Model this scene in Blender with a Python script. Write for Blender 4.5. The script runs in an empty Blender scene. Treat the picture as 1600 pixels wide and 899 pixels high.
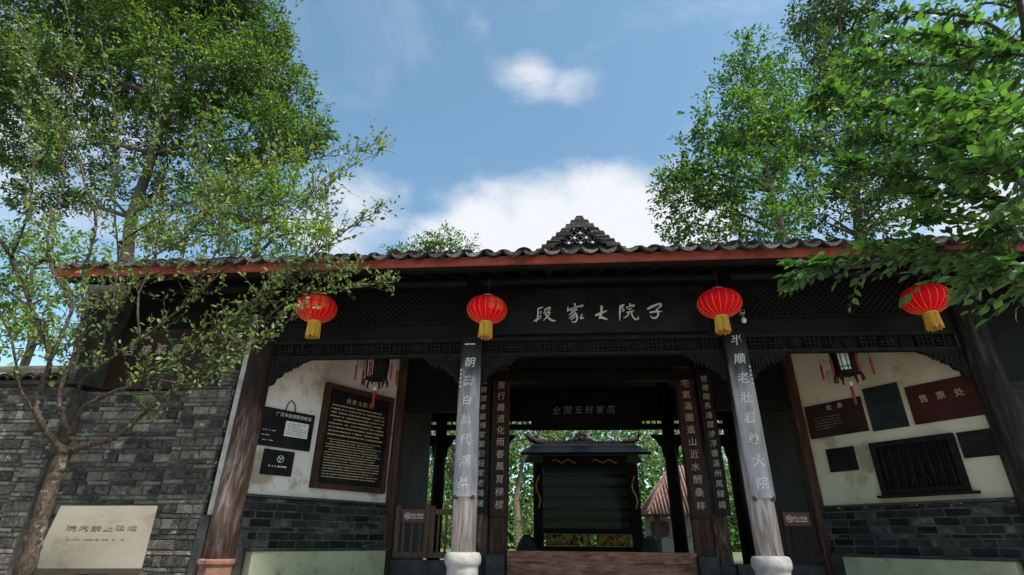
import bpy, math, random
import numpy as np
from mathutils import Matrix, Vector

random.seed(7)
rng = np.random.default_rng(7)
R = math.radians
scene = bpy.context.scene
col = scene.collection

# ------------------------------------------------------------------ camera
PITCH, YAW, ROLL, FPX = R(25.3), R(4.7), R(0.65), 835.0
EYE = Vector((0.0, 0.0, 0.75))
_fw = Vector((-math.sin(YAW) * math.cos(PITCH), math.cos(YAW) * math.cos(PITCH), math.sin(PITCH)))
_r = Vector((math.cos(YAW), math.sin(YAW), 0.0))
_u = _r.cross(_fw)
CR = _r * math.cos(ROLL) + _u * math.sin(ROLL)
CU = _u * math.cos(ROLL) - _r * math.sin(ROLL)
cam_data = bpy.data.cameras.new('camera')
cam_data.sensor_width = 36.0
cam_data.lens = 36.0 * FPX / 1600.0
cam_data.clip_start = 0.05
cam_data.clip_end = 2000.0
cam = bpy.data.objects.new('camera', cam_data)
col.objects.link(cam)
cam.matrix_world = Matrix(((CR.x, CU.x, -_fw.x, EYE.x), (CR.y, CU.y, -_fw.y, EYE.y),
                           (CR.z, CU.z, -_fw.z, EYE.z), (0, 0, 0, 1)))
scene.camera = cam


def px(x, y, Y):
    """World point at depth Y along the sight line of a photograph pixel (used to read positions off the photo)."""
    d = _fw * FPX + CR * (x - 800.0) - CU * (y - 449.5)
    return EYE + d * ((Y - EYE.y) / d.y)


def pxn(x, y, Y):
    p = px(x, y, Y)
    return np.array((p.x, p.y, p.z))


# ------------------------------------------------------------------ sky, sun, exposure
SUN_DIR = Vector((0.42, -0.33, 0.86)).normalized()          # towards a high hazy sun, before the hall and to the side
sun_el = math.asin(SUN_DIR.z)
sun_az = math.atan2(SUN_DIR.x, SUN_DIR.y)
world = bpy.data.worlds.new('World')
scene.world = world
world.use_nodes = True
wt = world.node_tree
wt.nodes.clear()


def wn(kind, **kw):
    n = wt.nodes.new(kind)
    for k, v in kw.items():
        setattr(n, k, v)
    return n


def wmath(op, a, b=None, c=None, clamp=False):
    n = wn('ShaderNodeMath', operation=op, use_clamp=clamp)
    for i, v in enumerate((a, b, c)):
        if v is None:
            continue
        if isinstance(v, (int, float)):
            n.inputs[i].default_value = v
        else:
            wt.links.new(v, n.inputs[i])
    return n.outputs[0]


sky = wn('ShaderNodeTexSky', sky_type='NISHITA', sun_disc=False, sun_elevation=sun_el, sun_rotation=sun_az,
         altitude=300.0, air_density=1.0, dust_density=1.6, ozone_density=2.5)
tc = wn('ShaderNodeTexCoord')
sep = wn('ShaderNodeSeparateXYZ')
wt.links.new(tc.outputs['Generated'], sep.inputs[0])
az = wmath('ARCTAN2', sep.outputs[0], sep.outputs[1])
el = wmath('ARCSINE', sep.outputs[2])
mapn = wn('ShaderNodeMapping')
mapn.inputs['Scale'].default_value = (1.0, 1.0, 1.9)
wt.links.new(tc.outputs['Generated'], mapn.inputs['Vector'])
n1 = wn('ShaderNodeTexNoise', noise_dimensions='3D')
n1.inputs['Scale'].default_value = 7.0
n1.inputs['Detail'].default_value = 7.0
n1.inputs['Roughness'].default_value = 0.58
n1.inputs['Distortion'].default_value = 0.25
wt.links.new(mapn.outputs[0], n1.inputs['Vector'])
n2 = wn('ShaderNodeTexNoise', noise_dimensions='3D')
n2.inputs['Scale'].default_value = 2.6
n2.inputs['Detail'].default_value = 5.0
n2.inputs['Roughness'].default_value = 0.6
n2.inputs['Distortion'].default_value = 0.9
wt.links.new(mapn.outputs[0], n2.inputs['Vector'])


def blob(a0, e0, sa, se, w):
    da = wmath('MULTIPLY', wmath('SUBTRACT', az, R(a0)), 1.0 / R(sa))
    de = wmath('MULTIPLY', wmath('SUBTRACT', el, R(e0)), 1.0 / R(se))
    q = wmath('ADD', wmath('POWER', wmath('ABSOLUTE', da), 2.0), wmath('POWER', wmath('ABSOLUTE', de), 2.0))
    return wmath('MULTIPLY', wmath('POWER', 2.718, wmath('MULTIPLY', q, -1.0)), w)


CLOUDS = [(-12, 28.5, 6, 5.0, 1.0), (-8, 30.5, 7, 6.0, 1.2), (-1, 29.5, 8, 7.0, 1.4), (8, 31.0, 8, 7.0, 1.45), (15, 30.5, 7, 6.5, 1.3),
          (-2.5, 46.8, 6.5, 2.8, .74), (3.5, 46.2, 5.5, 2.6, .62), (-24, 32, 7, 5, .62), (-27, 29, 8, 4, .8), (-10.5, 52.5, 3.0, 3.0, .36), (42, 26, 16, 9, .7), (-55, 30, 18, 10, .6), (80, 35, 20, 9, .7), (120, 28, 24, 10, .8),
          (165, 38, 20, 9, .7), (-100, 26, 24, 10, .8), (-140, 40, 22, 9, .7)]
tot = None
for c in CLOUDS:
    b = blob(*c)
    tot = b if tot is None else wmath('MAXIMUM', tot, b)
dens = wmath('ADD', tot, wmath('MULTIPLY', wmath('SUBTRACT', n1.outputs[0], 0.5), 1.15))
mr = wn('ShaderNodeMapRange', interpolation_type='SMOOTHSTEP', clamp=True)
mr.inputs['From Min'].default_value = 0.2
mr.inputs['From Max'].default_value = 0.92
wt.links.new(dens, mr.inputs['Value'])
wis = wn('ShaderNodeMapRange', interpolation_type='SMOOTHSTEP', clamp=True)
wis.inputs['From Min'].default_value = 0.54
wis.inputs['From Max'].default_value = 0.82
wis.inputs['To Max'].default_value = 0.30
wt.links.new(n2.outputs[0], wis.inputs['Value'])
mask = wmath('MAXIMUM', mr.outputs[0], wis.outputs[0])
tint = wn('ShaderNodeMix', data_type='RGBA', blend_type='MULTIPLY')
tint.inputs['Factor'].default_value = 1.0
tint.inputs['B'].default_value = (1.04, 1.20, 1.04, 1)
wt.links.new(sky.outputs[0], tint.inputs['A'])
mixc = wn('ShaderNodeMix', data_type='RGBA')
wt.links.new(mask, mixc.inputs['Factor'])
wt.links.new(tint.outputs['Result'], mixc.inputs['A'])
mixc.inputs['B'].default_value = (4.0, 4.1, 4.35, 1)
bg = wn('ShaderNodeBackground')
bg.inputs['Strength'].default_value = 0.075
wt.links.new(mixc.outputs['Result'], bg.inputs['Color'])
wo = wn('ShaderNodeOutputWorld')
wt.links.new(bg.outputs[0], wo.inputs[0])

sun_data = bpy.data.lights.new('sun', 'SUN')
sun_data.energy = 3.4
sun_data.angle = R(12.0)
sun_data.color = (1.0, 0.95, 0.86)
sun = bpy.data.objects.new('sun', sun_data)
col.objects.link(sun)
sun.rotation_euler = (-SUN_DIR).to_track_quat('-Z', 'Y').to_euler()
sun.location = (0, 0, 30)

vs = scene.view_settings
vs.view_transform = 'Standard'
vs.look = 'None'
vs.exposure = 1.6
vs.gamma = 1.0
scene.render.engine = 'CYCLES'
scene.cycles.use_denoising = True
scene.cycles.max_bounces = 6
scene.cycles.diffuse_bounces = 3
scene.cycles.transmission_bounces = 4
scene.cycles.transparent_max_bounces = 8
scene.cycles.sample_clamp_indirect = 6.0


# ------------------------------------------------------------------ materials
def lin(c):
    return tuple(c) + (1.0,)


def material(name, stops, scale=4.0, stretch=(1, 1, 1), rough=0.7, bump=0.2, bump_scale=None, detail=6.0, per_object=0.0,
             per_island=0.0, coords='Object', spec=0.35, metallic=0.0, translucent=None, speck=None, zfade=None, distort=0.4):
    """stops: [(pos, rgb)] over a noise field; speck: (rgb, threshold, scale) patches; zfade: (z0, z1, [(pos, rgb)]) second ramp taking over towards the bottom."""
    m = bpy.data.materials.new(name)
    m.use_nodes = True
    t = m.node_tree
    t.nodes.clear()
    N = lambda k, **kw: _node(t, k, kw)
    L = t.links.new
    tcn = N('ShaderNodeTexCoord')
    geo = N('ShaderNodeNewGeometry')
    mp = N('ShaderNodeMapping')
    mp.inputs['Scale'].default_value = stretch
    L(tcn.outputs[coords] if coords != 'World' else geo.outputs['Position'], mp.inputs['Vector'])
    vec = mp.outputs[0]
    if per_object:
        oi = N('ShaderNodeObjectInfo')
        va = N('ShaderNodeVectorMath', operation='ADD')
        cb = N('ShaderNodeCombineXYZ')
        mu = N('ShaderNodeMath', operation='MULTIPLY')
        mu.inputs[1].default_value = 37.0
        L(oi.outputs['Random'], mu.inputs[0])
        L(mu.outputs[0], cb.inputs[0])
        L(mu.outputs[0], cb.inputs[2])
        L(vec, va.inputs[0])
        L(cb.outputs[0], va.inputs[1])
        vec = va.outputs[0]
    nz = N('ShaderNodeTexNoise')
    nz.inputs['Scale'].default_value = scale
    nz.inputs['Detail'].default_value = detail
    nz.inputs['Roughness'].default_value = 0.62
    nz.inputs['Distortion'].default_value = distort
    L(vec, nz.inputs['Vector'])
    fac = nz.outputs[0]
    rnd = None
    if per_object:
        rnd = oi.outputs['Random']
        amt = per_object
    elif per_island:
        rnd = geo.outputs['Random Per Island']
        amt = per_island
    if rnd is not None:
        s = N('ShaderNodeMath', operation='MULTIPLY_ADD')
        L(rnd, s.inputs[0])
        s.inputs[1].default_value = amt
        s.inputs[2].default_value = -amt / 2
        a = N('ShaderNodeMath', operation='ADD', use_clamp=True)
        L(fac, a.inputs[0])
        L(s.outputs[0], a.inputs[1])
        fac = a.outputs[0]
    rp = N('ShaderNodeValToRGB')
    _ramp(rp, stops)
    L(fac, rp.inputs[0])
    colr = rp.outputs[0]
    if zfade:
        z0, z1, st2 = zfade
        sp = N('ShaderNodeSeparateXYZ')
        L(geo.outputs['Position'], sp.inputs[0])
        n3 = N('ShaderNodeTexNoise')
        n3.inputs['Scale'].default_value = 3.0
        n3.inputs['Detail'].default_value = 5.0
        L(mp.outputs[0], n3.inputs['Vector'])
        zz = N('ShaderNodeMath', operation='MULTIPLY_ADD')
        L(n3.outputs[0], zz.inputs[0])
        zz.inputs[1].default_value = abs(z1 - z0) * 1.1
        L(sp.outputs[2], zz.inputs[2])
        mz = N('ShaderNodeMapRange', clamp=True, interpolation_type='SMOOTHSTEP')
        off = abs(z1 - z0) * 0.55
        mz.inputs['From Min'].default_value = z0 + off
        mz.inputs['From Max'].default_value = z1 + off
        mz.inputs['To Min'].default_value = 1.0
        mz.inputs['To Max'].default_value = 0.0
        L(zz.outputs[0], mz.inputs['Value'])
        r2 = N('ShaderNodeValToRGB')
        _ramp(r2, st2)
        L(nz.outputs[0], r2.inputs[0])
        mx = N('ShaderNodeMix', data_type='RGBA')
        L(mz.outputs[0], mx.inputs['Factor'])
        L(colr, mx.inputs['A'])
        L(r2.outputs[0], mx.inputs['B'])
        colr = mx.outputs['Result']
    if speck:
        for (rgb, thr, sc) in (speck if isinstance(speck, list) else [speck]):
            n4 = N('ShaderNodeTexNoise')
            n4.inputs['Scale'].default_value = sc
            n4.inputs['Detail'].default_value = 8.0
            n4.inputs['Roughness'].default_value = 0.65
            L(geo.outputs['Position'], n4.inputs['Vector'])
            ms = N('ShaderNodeMapRange', clamp=True)
            ms.inputs['From Min'].default_value = thr
            ms.inputs['From Max'].default_value = thr + 0.09
            L(n4.outputs[0], ms.inputs['Value'])
            mx = N('ShaderNodeMix', data_type='RGBA')
            L(ms.outputs[0], mx.inputs['Factor'])
            L(colr, mx.inputs['A'])
            mx.inputs['B'].default_value = lin(rgb)
            colr = mx.outputs['Result']
    bs = N('ShaderNodeBsdfPrincipled')
    L(colr, bs.inputs['Base Color'])
    bs.inputs['Roughness'].default_value = rough
    bs.inputs['Specular IOR Level'].default_value = spec
    bs.inputs['Metallic'].default_value = metallic
    if bump:
        nb = N('ShaderNodeTexNoise')
        nb.inputs['Scale'].default_value = bump_scale or scale * 4
        nb.inputs['Detail'].default_value = 6.0
        L(vec, nb.inputs['Vector'])
        bp = N('ShaderNodeBump')
        bp.inputs['Strength'].default_value = bump
        bp.inputs['Distance'].default_value = 0.02
        L(nb.outputs[0], bp.inputs['Height'])
        L(bp.outputs[0], bs.inputs['Normal'])
    out = N('ShaderNodeOutputMaterial')
    if translucent:
        tr = N('ShaderNodeBsdfTranslucent')
        hs = N('ShaderNodeMix', data_type='RGBA', blend_type='MULTIPLY')
        hs.inputs['Factor'].default_value = 1.0
        L(colr, hs.inputs['A'])
        hs.inputs['B'].default_value = lin(translucent[1])
        L(hs.outputs['Result'], tr.inputs['Color'])
        ms = N('ShaderNodeMixShader')
        ms.inputs[0].default_value = translucent[0]
        L(bs.outputs[0], ms.inputs[1])
        L(tr.outputs[0], ms.inputs[2])
        L(ms.outputs[0], out.inputs[0])
    else:
        L(bs.outputs[0], out.inputs[0])
    return m


def _node(t, k, kw):
    n = t.nodes.new(k)
    for a, b in kw.items():
        setattr(n, a, b)
    return n


def _ramp(rp, stops):
    e = rp.color_ramp.elements
    while len(e) > 1:
        e.remove(e[-1])
    e[0].position = stops[0][0]
    e[0].color = lin(stops[0][1])
    for p, c in stops[1:]:
        k = e.new(p)
        k.color = lin(c)


M = {}
M['black_wood'] = material('black_wood', [(.3, (.004, .004, .004)), (.6, (.0085, .008, .0075)), (.74, (.019, .016, .014)), (.86, (.045, .04, .035))], 3.0, (1, 1, 4), .55, .15, 30, coords='World', spec=.12)
M['black_wood2'] = material('black_wood_carved', [(.3, (.006, .0055, .005)), (.6, (.014, .013, .012)), (.8, (.042, .039, .036))], 9.0, (1, 1, 1), .7, .3, 40, coords='World', spec=.12)
M['brown_wood'] = material('brown_wood', [(.25, (.02, .011, .008)), (.5, (.055, .026, .019)), (.72, (.12, .065, .05)), (.85, (.2, .14, .12))], 3.0, (9, 9, .7), .65, .35, 20, coords='World', spec=.12)
M['threshold_wood'] = material('threshold_wood', [(.25, (.08, .028, .018)), (.45, (.24, .088, .056)), (.62, (.36, .18, .13)), (.8, (.5, .38, .32))], 3.5, (1.2, 7, 7), .7, .4, 20, coords='World')
M['gate_wood'] = material('gate_wood', [(.25, (.04, .02, .013)), (.55, (.12, .06, .04)), (.8, (.22, .14, .10))], 3.0, (8, 8, .8), .7, .3, 25, coords='World')
M['column_outer'] = material('column_outer_wood', [(.3, (.012, .008, .006)), (.6, (.034, .022, .018)), (.85, (.055, .042, .036))], 2.6, (5, 5, .8), .8, .9, 14, coords='World', distort=1.2, detail=9,
                             zfade=(1.4, 2.6, [(.22, (.035, .018, .013)), (.42, (.10, .055, .042)), (.55, (.19, .125, .105)), (.66, (.34, .30, .285)), (.82, (.46, .43, .42))]), spec=.12)
M['column_dark'] = material('column_dark_wood', [(.3, (.008, .007, .007)), (.5, (.024, .02, .018)), (.66, (.07, .058, .05)), (.82, (.18, .155, .135))], 2.2, (7, 7, .55), .75, .7, 14, coords='World', spec=.12)
M['plaster_dim'] = material('dimmed_plaster', [(.3, (.06, .057, .053)), (.7, (.11, .105, .10))], 1.2, rough=.9, bump=.1, coords='World')  # whitish plaster with the dimness of the interior put into its colour
M['column_inner'] = material('column_inner_wood', [(.3, (.010, .009, .009)), (.6, (.022, .018, .018)), (.85, (.05, .042, .04))], 2.4, (6, 6, .8), .8, .8, 16, coords='World', distort=1.1, detail=9,
                             zfade=(1.5, 2.4, [(.25, (.12, .07, .06)), (.45, (.36, .29, .28)), (.6, (.52, .46, .46)), (.85, (.62, .58, .59))]), spec=.12)
M['couplet_worn'] = material('couplet_worn_lacquer', [(.3, (.014, .013, .014)), (.6, (.026, .024, .025)), (.8, (.07, .04, .04))], 2.6, (3.5, 3.5, .9), .6, .15, 20, coords='World',
                             zfade=(2.35, 2.95, [(.25, (.15, .12, .12)), (.5, (.31, .29, .31)), (.75, (.42, .40, .42))]))
M['couplet_brown'] = material('couplet_brown', [(.3, (.014, .008, .007)), (.55, (.04, .018, .015)), (.8, (.085, .04, .034))], 3, (8, 8, .6), .5, .2, 20, coords='World', spec=.12)
M['couplet_dark'] = material('couplet_dark', [(.3, (.008, .007, .007)), (.6, (.018, .016, .016)), (.85, (.04, .03, .028))], 3, (8, 8, .6), .5, .2, 20, coords='World', spec=.12)
M['fascia'] = material('fascia_red_paint', [(.25, (.17, .042, .033)), (.5, (.33, .078, .06)), (.75, (.42, .115, .09))], 1.4, (1, 1, 3), .65, .15, 18, coords='World',
                       speck=[((.16, .045, .033), .55, 1.6), ((.07, .025, .02), .63, 4.5)], spec=.12)
M['plaster'] = material('plaster_wall', [(.25, (.50, .44, .405)), (.5, (.68, .62, .58)), (.75, (.76, .71, .67))], 1.1, (1, 1, .7), .9, .12, 12, coords='World',
                        speck=[((.38, .30, .25), .54, 1.3), ((.46, .38, .33), .60, 3.2), ((.80, .78, .76), .66, 5.0)])
M['plaster_right'] = material('plaster_right_wall', [(.25, (.42, .38, .28)), (.5, (.60, .55, .43)), (.75, (.68, .62, .50))], 1.1, (1, 1, .7), .9, .12, 12, coords='World',  # darker, yellower plaster with olive and brown stains
                             speck=[((.34, .31, .20), .55, 1.5), ((.42, .31, .24), .60, 2.6)])
M['brick'] = material('grey_brick', [(.10, (.018, .017, .016)), (.32, (.044, .041, .037)), (.48, (.088, .080, .071)), (.62, (.14, .118, .099)), (.78, (.195, .175, .152)), (.95, (.28, .262, .24))], 13.0, (1, 1, 1.4), .88, .8, 40,
                      per_object=.5, coords='World', speck=[((.44, .43, .405), .60, 4.6), ((.02, .022, .02), .58, 2.0)], spec=.12)
M['brick_dark'] = material('dark_grey_brick', [(.2, (.012, .0125, .013)), (.5, (.03, .0305, .031)), (.75, (.062, .062, .060)), (.9, (.13, .127, .12))], 5.0, (1, 1, 1), .8, .5, 30,
                           per_object=.6, coords='World', speck=[((.42, .43, .42), .73, 4.0), ((.02, .023, .024), .58, 2.0)], spec=.12)
M['mortar'] = material('mortar', [(.3, (.035, .033, .03)), (.6, (.10, .096, .088)), (.85, (.21, .2, .185))], 5, rough=.95, bump=.4, coords='World', spec=.12)
M['tile'] = material('roof_tile', [(.22, (.010, .009, .0085)), (.45, (.026, .0225, .021)), (.65, (.048, .042, .038)), (.85, (.095, .085, .075))], 7.0, rough=.9, bump=.5, bump_scale=40, per_object=.5, coords='World',
                     speck=[((.15, .14, .13), .66, 9.0), ((.045, .06, .03), .66, 4.0)], spec=.12)
M['tile_drip'] = material('drip_tile', [(.25, (.03, .028, .026)), (.5, (.10, .094, .088)), (.75, (.22, .21, .20))], 26.0, rough=.9, bump=.7, bump_scale=50, per_object=.4, coords='World', spec=.12)
M['white_mortar'] = material('white_mortar', [(.3, (.3, .3, .3)), (.7, (.6, .6, .6))], 20, rough=.95, bump=.3)
M['tile_edge'] = material('tile_edge_lime', [(.3, (.10, .10, .10)), (.7, (.24, .24, .24))], 20, rough=.95, bump=.3)
M['stone_white'] = material('pale_stone', [(.3, (.24, .215, .20)), (.55, (.40, .375, .36)), (.8, (.50, .475, .46))], 6, rough=.75, bump=.25, bump_scale=30, coords='World', speck=[((.25, .23, .21), .64, 7)])
M['stone_red'] = material('red_sandstone', [(.3, (.16, .07, .05)), (.6, (.29, .14, .10)), (.8, (.38, .22, .18))], 6, rough=.85, bump=.4, coords='World')
M['stone_sign'] = material('buff_stone', [(.25, (.078, .072, .053)), (.5, (.10, .094, .072)), (.75, (.122, .116, .093))], 1.6, rough=.8, bump=.12, bump_scale=40, coords='World', speck=[((.078, .062, .045), .57, 3.0), ((.08, .082, .056), .60, 2.2)])
M['engraved'] = material('engraved_dark', [(.3, (.050, .040, .030)), (.7, (.075, .062, .048))], 9, rough=.9, bump=0)  # dark brown tone of the engraved characters
M['stone_green'] = material('green_stone', [(.25, (.27, .275, .17)), (.5, (.38, .38, .25)), (.75, (.46, .45, .31))], 2.5, rough=.8, bump=.2, bump_scale=30, coords='World', speck=[((.22, .21, .13), .57, 3.0)])
M['dark_stone'] = material('dark_stone', [(.3, (.03, .03, .03)), (.6, (.065, .064, .062)), (.85, (.13, .125, .12))], 6, rough=.85, bump=.4, coords='World', spec=.12)
M['silver'] = material('silver_lettering', [(.3, (.42, .41, .42)), (.7, (.62, .60, .60))], 9, rough=.5, bump=0)
M['pale_letter'] = material('pale_lettering', [(.3, (.50, .49, .49)), (.7, (.74, .72, .72))], 9, rough=.6, bump=0)
M['tan_letter'] = material('tan_lettering', [(.3, (.34, .26, .20)), (.7, (.56, .46, .38))], 9, rough=.6, bump=0)
M['gold_letter'] = material('gold_lettering', [(.3, (.38, .28, .16)), (.7, (.55, .43, .28))], 9, rough=.5, bump=0)
M['lantern_red'] = material('lantern_silk', [(.3, (.80, .003, .010)), (.7, (.86, .006, .016))], 6, rough=.75, bump=.05, spec=.12, translucent=(.3, (1, .35, .3)))
M['lantern_gold'] = material('lantern_gold', [(.3, (.60, .33, .10)), (.7, (.78, .5, .2))], 9, rough=.35, bump=0, metallic=.4)
M['print_gold'] = material('lantern_print', [(.3, (.62, .12, .02)), (.7, (.74, .2, .03))], 9, rough=.5, bump=0)
M['fringe'] = material('yellow_fringe', [(.25, (.42, .2, .015)), (.5, (.70, .40, .05)), (.75, (.85, .60, .16))], 30, (1, 1, .05), .7, .1, translucent=(.25, (1, .8, .5)))
M['tassel_red'] = material('red_tassel', [(.3, (.16, .010, .010)), (.7, (.27, .02, .018))], 9, rough=.8, bump=.1)
M['wire'] = material('dark_wire', [(.3, (.03, .03, .03)), (.7, (.06, .055, .05))], 9, rough=.6, bump=0)
M['board_black'] = material('board_black', [(.3, (.006, .006, .007)), (.6, (.013, .013, .014)), (.85, (.03, .028, .027))], 3, rough=.5, bump=.08, coords='World', spec=.12)
M['board_red'] = material('board_dark_red', [(.3, (.035, .009, .009)), (.6, (.055, .014, .013)), (.85, (.075, .022, .02))], 3, rough=.5, bump=.08, coords='World', spec=.12)
M['board_brown'] = material('board_dark_brown', [(.3, (.018, .010, .009)), (.6, (.034, .019, .017)), (.85, (.05, .03, .026))], 3, rough=.5, bump=.08, coords='World', spec=.12)
M['board_slate'] = material('board_slate', [(.3, (.012, .017, .019)), (.6, (.022, .03, .032)), (.85, (.035, .042, .042))], 3, rough=.45, bump=.08, coords='World', spec=.12)
M['board_olive'] = material('olive_board', [(.3, (.045, .046, .036)), (.6, (.07, .071, .057)), (.85, (.10, .10, .08))], 1.6, (1, 1, 5), rough=.6, bump=.08, coords='World')
M['paper'] = material('white_paper', [(.3, (.62, .62, .64)), (.7, (.72, .72, .73))], 9, rough=.7, bump=0)
M['paper_ink'] = material('paper_ink', [(.3, (.14, .14, .15)), (.7, (.2, .2, .2))], 9, rough=.7, bump=0)
M['sign_red'] = material('sign_red', [(.3, (.09, .018, .014)), (.7, (.13, .026, .02))], 4, rough=.45, bump=0)
M['sign_white'] = material('sign_white', [(.3, (.66, .64, .62)), (.7, (.76, .74, .72))], 9, rough=.5, bump=0)
M['lamp_pane'] = material('milk_glass', [(.3, (.58, .6, .62)), (.7, (.68, .7, .72))], 9, rough=.3, bump=0)
M['metal_grey'] = material('grey_metal', [(.3, (.32, .32, .32)), (.7, (.46, .46, .46))], 9, rough=.4, bump=0, metallic=.6)
M['gold_carving'] = material('gilt_carving', [(.25, (.18, .10, .025)), (.5, (.52, .32, .08)), (.75, (.75, .52, .18))], 12, rough=.45, bump=.3, metallic=.15, coords='World')
M['red_tile'] = material('red_roof_tile', [(.25, (.06, .028, .024)), (.5, (.13, .066, .055)), (.75, (.21, .125, .105))], 5, rough=.85, bump=.3, per_object=.3, coords='World')
M['white_wall'] = material('far_white_wall', [(.3, (.2, .2, .195)), (.7, (.32, .32, .31))], 2, rough=.9, bump=.1, coords='World')
M['bark'] = material('bark', [(.25, (.05, .036, .026)), (.5, (.12, .088, .064)), (.75, (.2, .155, .12))], 6, (3, 3, .6), .9, .7, 20, coords='World')
M['bark_dark'] = material('bark_dark', [(.25, (.02, .016, .012)), (.5, (.048, .038, .029)), (.75, (.095, .076, .06))], 6, (3, 3, .6), .9, .6, 20, coords='World')
M['bark_near'] = material('mottled_bark', [(.22, (.013, .010, .007)), (.42, (.034, .025, .018)), (.6, (.066, .050, .038)), (.78, (.125, .105, .085))], 9, (2.2, 2.2, 1.1), .92, 1.0, 26, coords='World', distort=1.0, detail=9, spec=.1, speck=[((.17, .18, .15), .60, 9.0), ((.03, .028, .018), .60, 5.0)])
M['ground'] = material('paving_ground', [(.3, (.19, .172, .145)), (.6, (.25, .228, .195)), (.85, (.31, .285, .245))], 1.5, rough=.9, bump=.3, coords='World')
M['court_ground'] = material('court_ground', [(.3, (.05, .055, .035)), (.6, (.09, .10, .055)), (.85, (.15, .15, .10))], .8, rough=.95, bump=.3, coords='World')
M['floor'] = material('hall_floor', [(.3, (.05, .05, .05)), (.6, (.085, .083, .08)), (.85, (.13, .125, .12))], 2, rough=.8, bump=.2, coords='World')


def leafmat(name, a, b, c, tr=.42, rough=.5, tcol=(1.5, 1.5, .6), spec=.4):
    return material(name, [(.2, a), (.5, b), (.8, c)], 1.2, rough=rough, bump=0, per_island=.95, coords='World', spec=spec, translucent=(tr, tcol))


M['leaf_near_left'] = leafmat('leaf_osmanthus', (.042, .075, .018), (.085, .135, .035), (.15, .20, .068), .38)
M['leaf_near_right'] = leafmat('leaf_hackberry', (.017, .052, .014), (.035, .098, .023), (.072, .155, .038), .44, .36)
M['leaf_camphor'] = leafmat('leaf_camphor', (.018, .048, .010), (.044, .094, .018), (.10, .16, .032), .38)
M['leaf_light'] = leafmat('leaf_light', (.04, .085, .012), (.08, .145, .02), (.13, .21, .035), .42)
M['leaf_mid'] = leafmat('leaf_mid', (.022, .06, .012), (.045, .11, .02), (.085, .17, .034), .4)
M['leaf_dark'] = leafmat('leaf_dark', (.016, .040, .011), (.034, .072, .018), (.065, .115, .03), .36)
M['leaf_court'] = leafmat('leaf_court', (.04, .08, .025), (.08, .145, .042), (.14, .21, .07), .45)

gm = bpy.data.materials.new('case_glass')
gm.use_nodes = True
gt = gm.node_tree
gt.nodes.clear()
g_tr, g_gl, g_mx, g_fr, g_out = (gt.nodes.new(k) for k in ('ShaderNodeBsdfTransparent', 'ShaderNodeBsdfGlossy', 'ShaderNodeMixShader', 'ShaderNodeFresnel', 'ShaderNodeOutputMaterial'))
g_tr.inputs[0].default_value = (.82, .86, .84, 1)
g_gl.inputs['Roughness'].default_value = .015
g_fr.inputs[0].default_value = 1.12
gt.links.new(g_fr.outputs[0], g_mx.inputs[0])
gt.links.new(g_tr.outputs[0], g_mx.inputs[1])
gt.links.new(g_gl.outputs[0], g_mx.inputs[2])
gt.links.new(g_mx.outputs[0], g_out.inputs[0])
M['glass'] = gm

# ------------------------------------------------------------------ mesh helpers
WM = {}                                                     # world matrix of every parent


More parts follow.
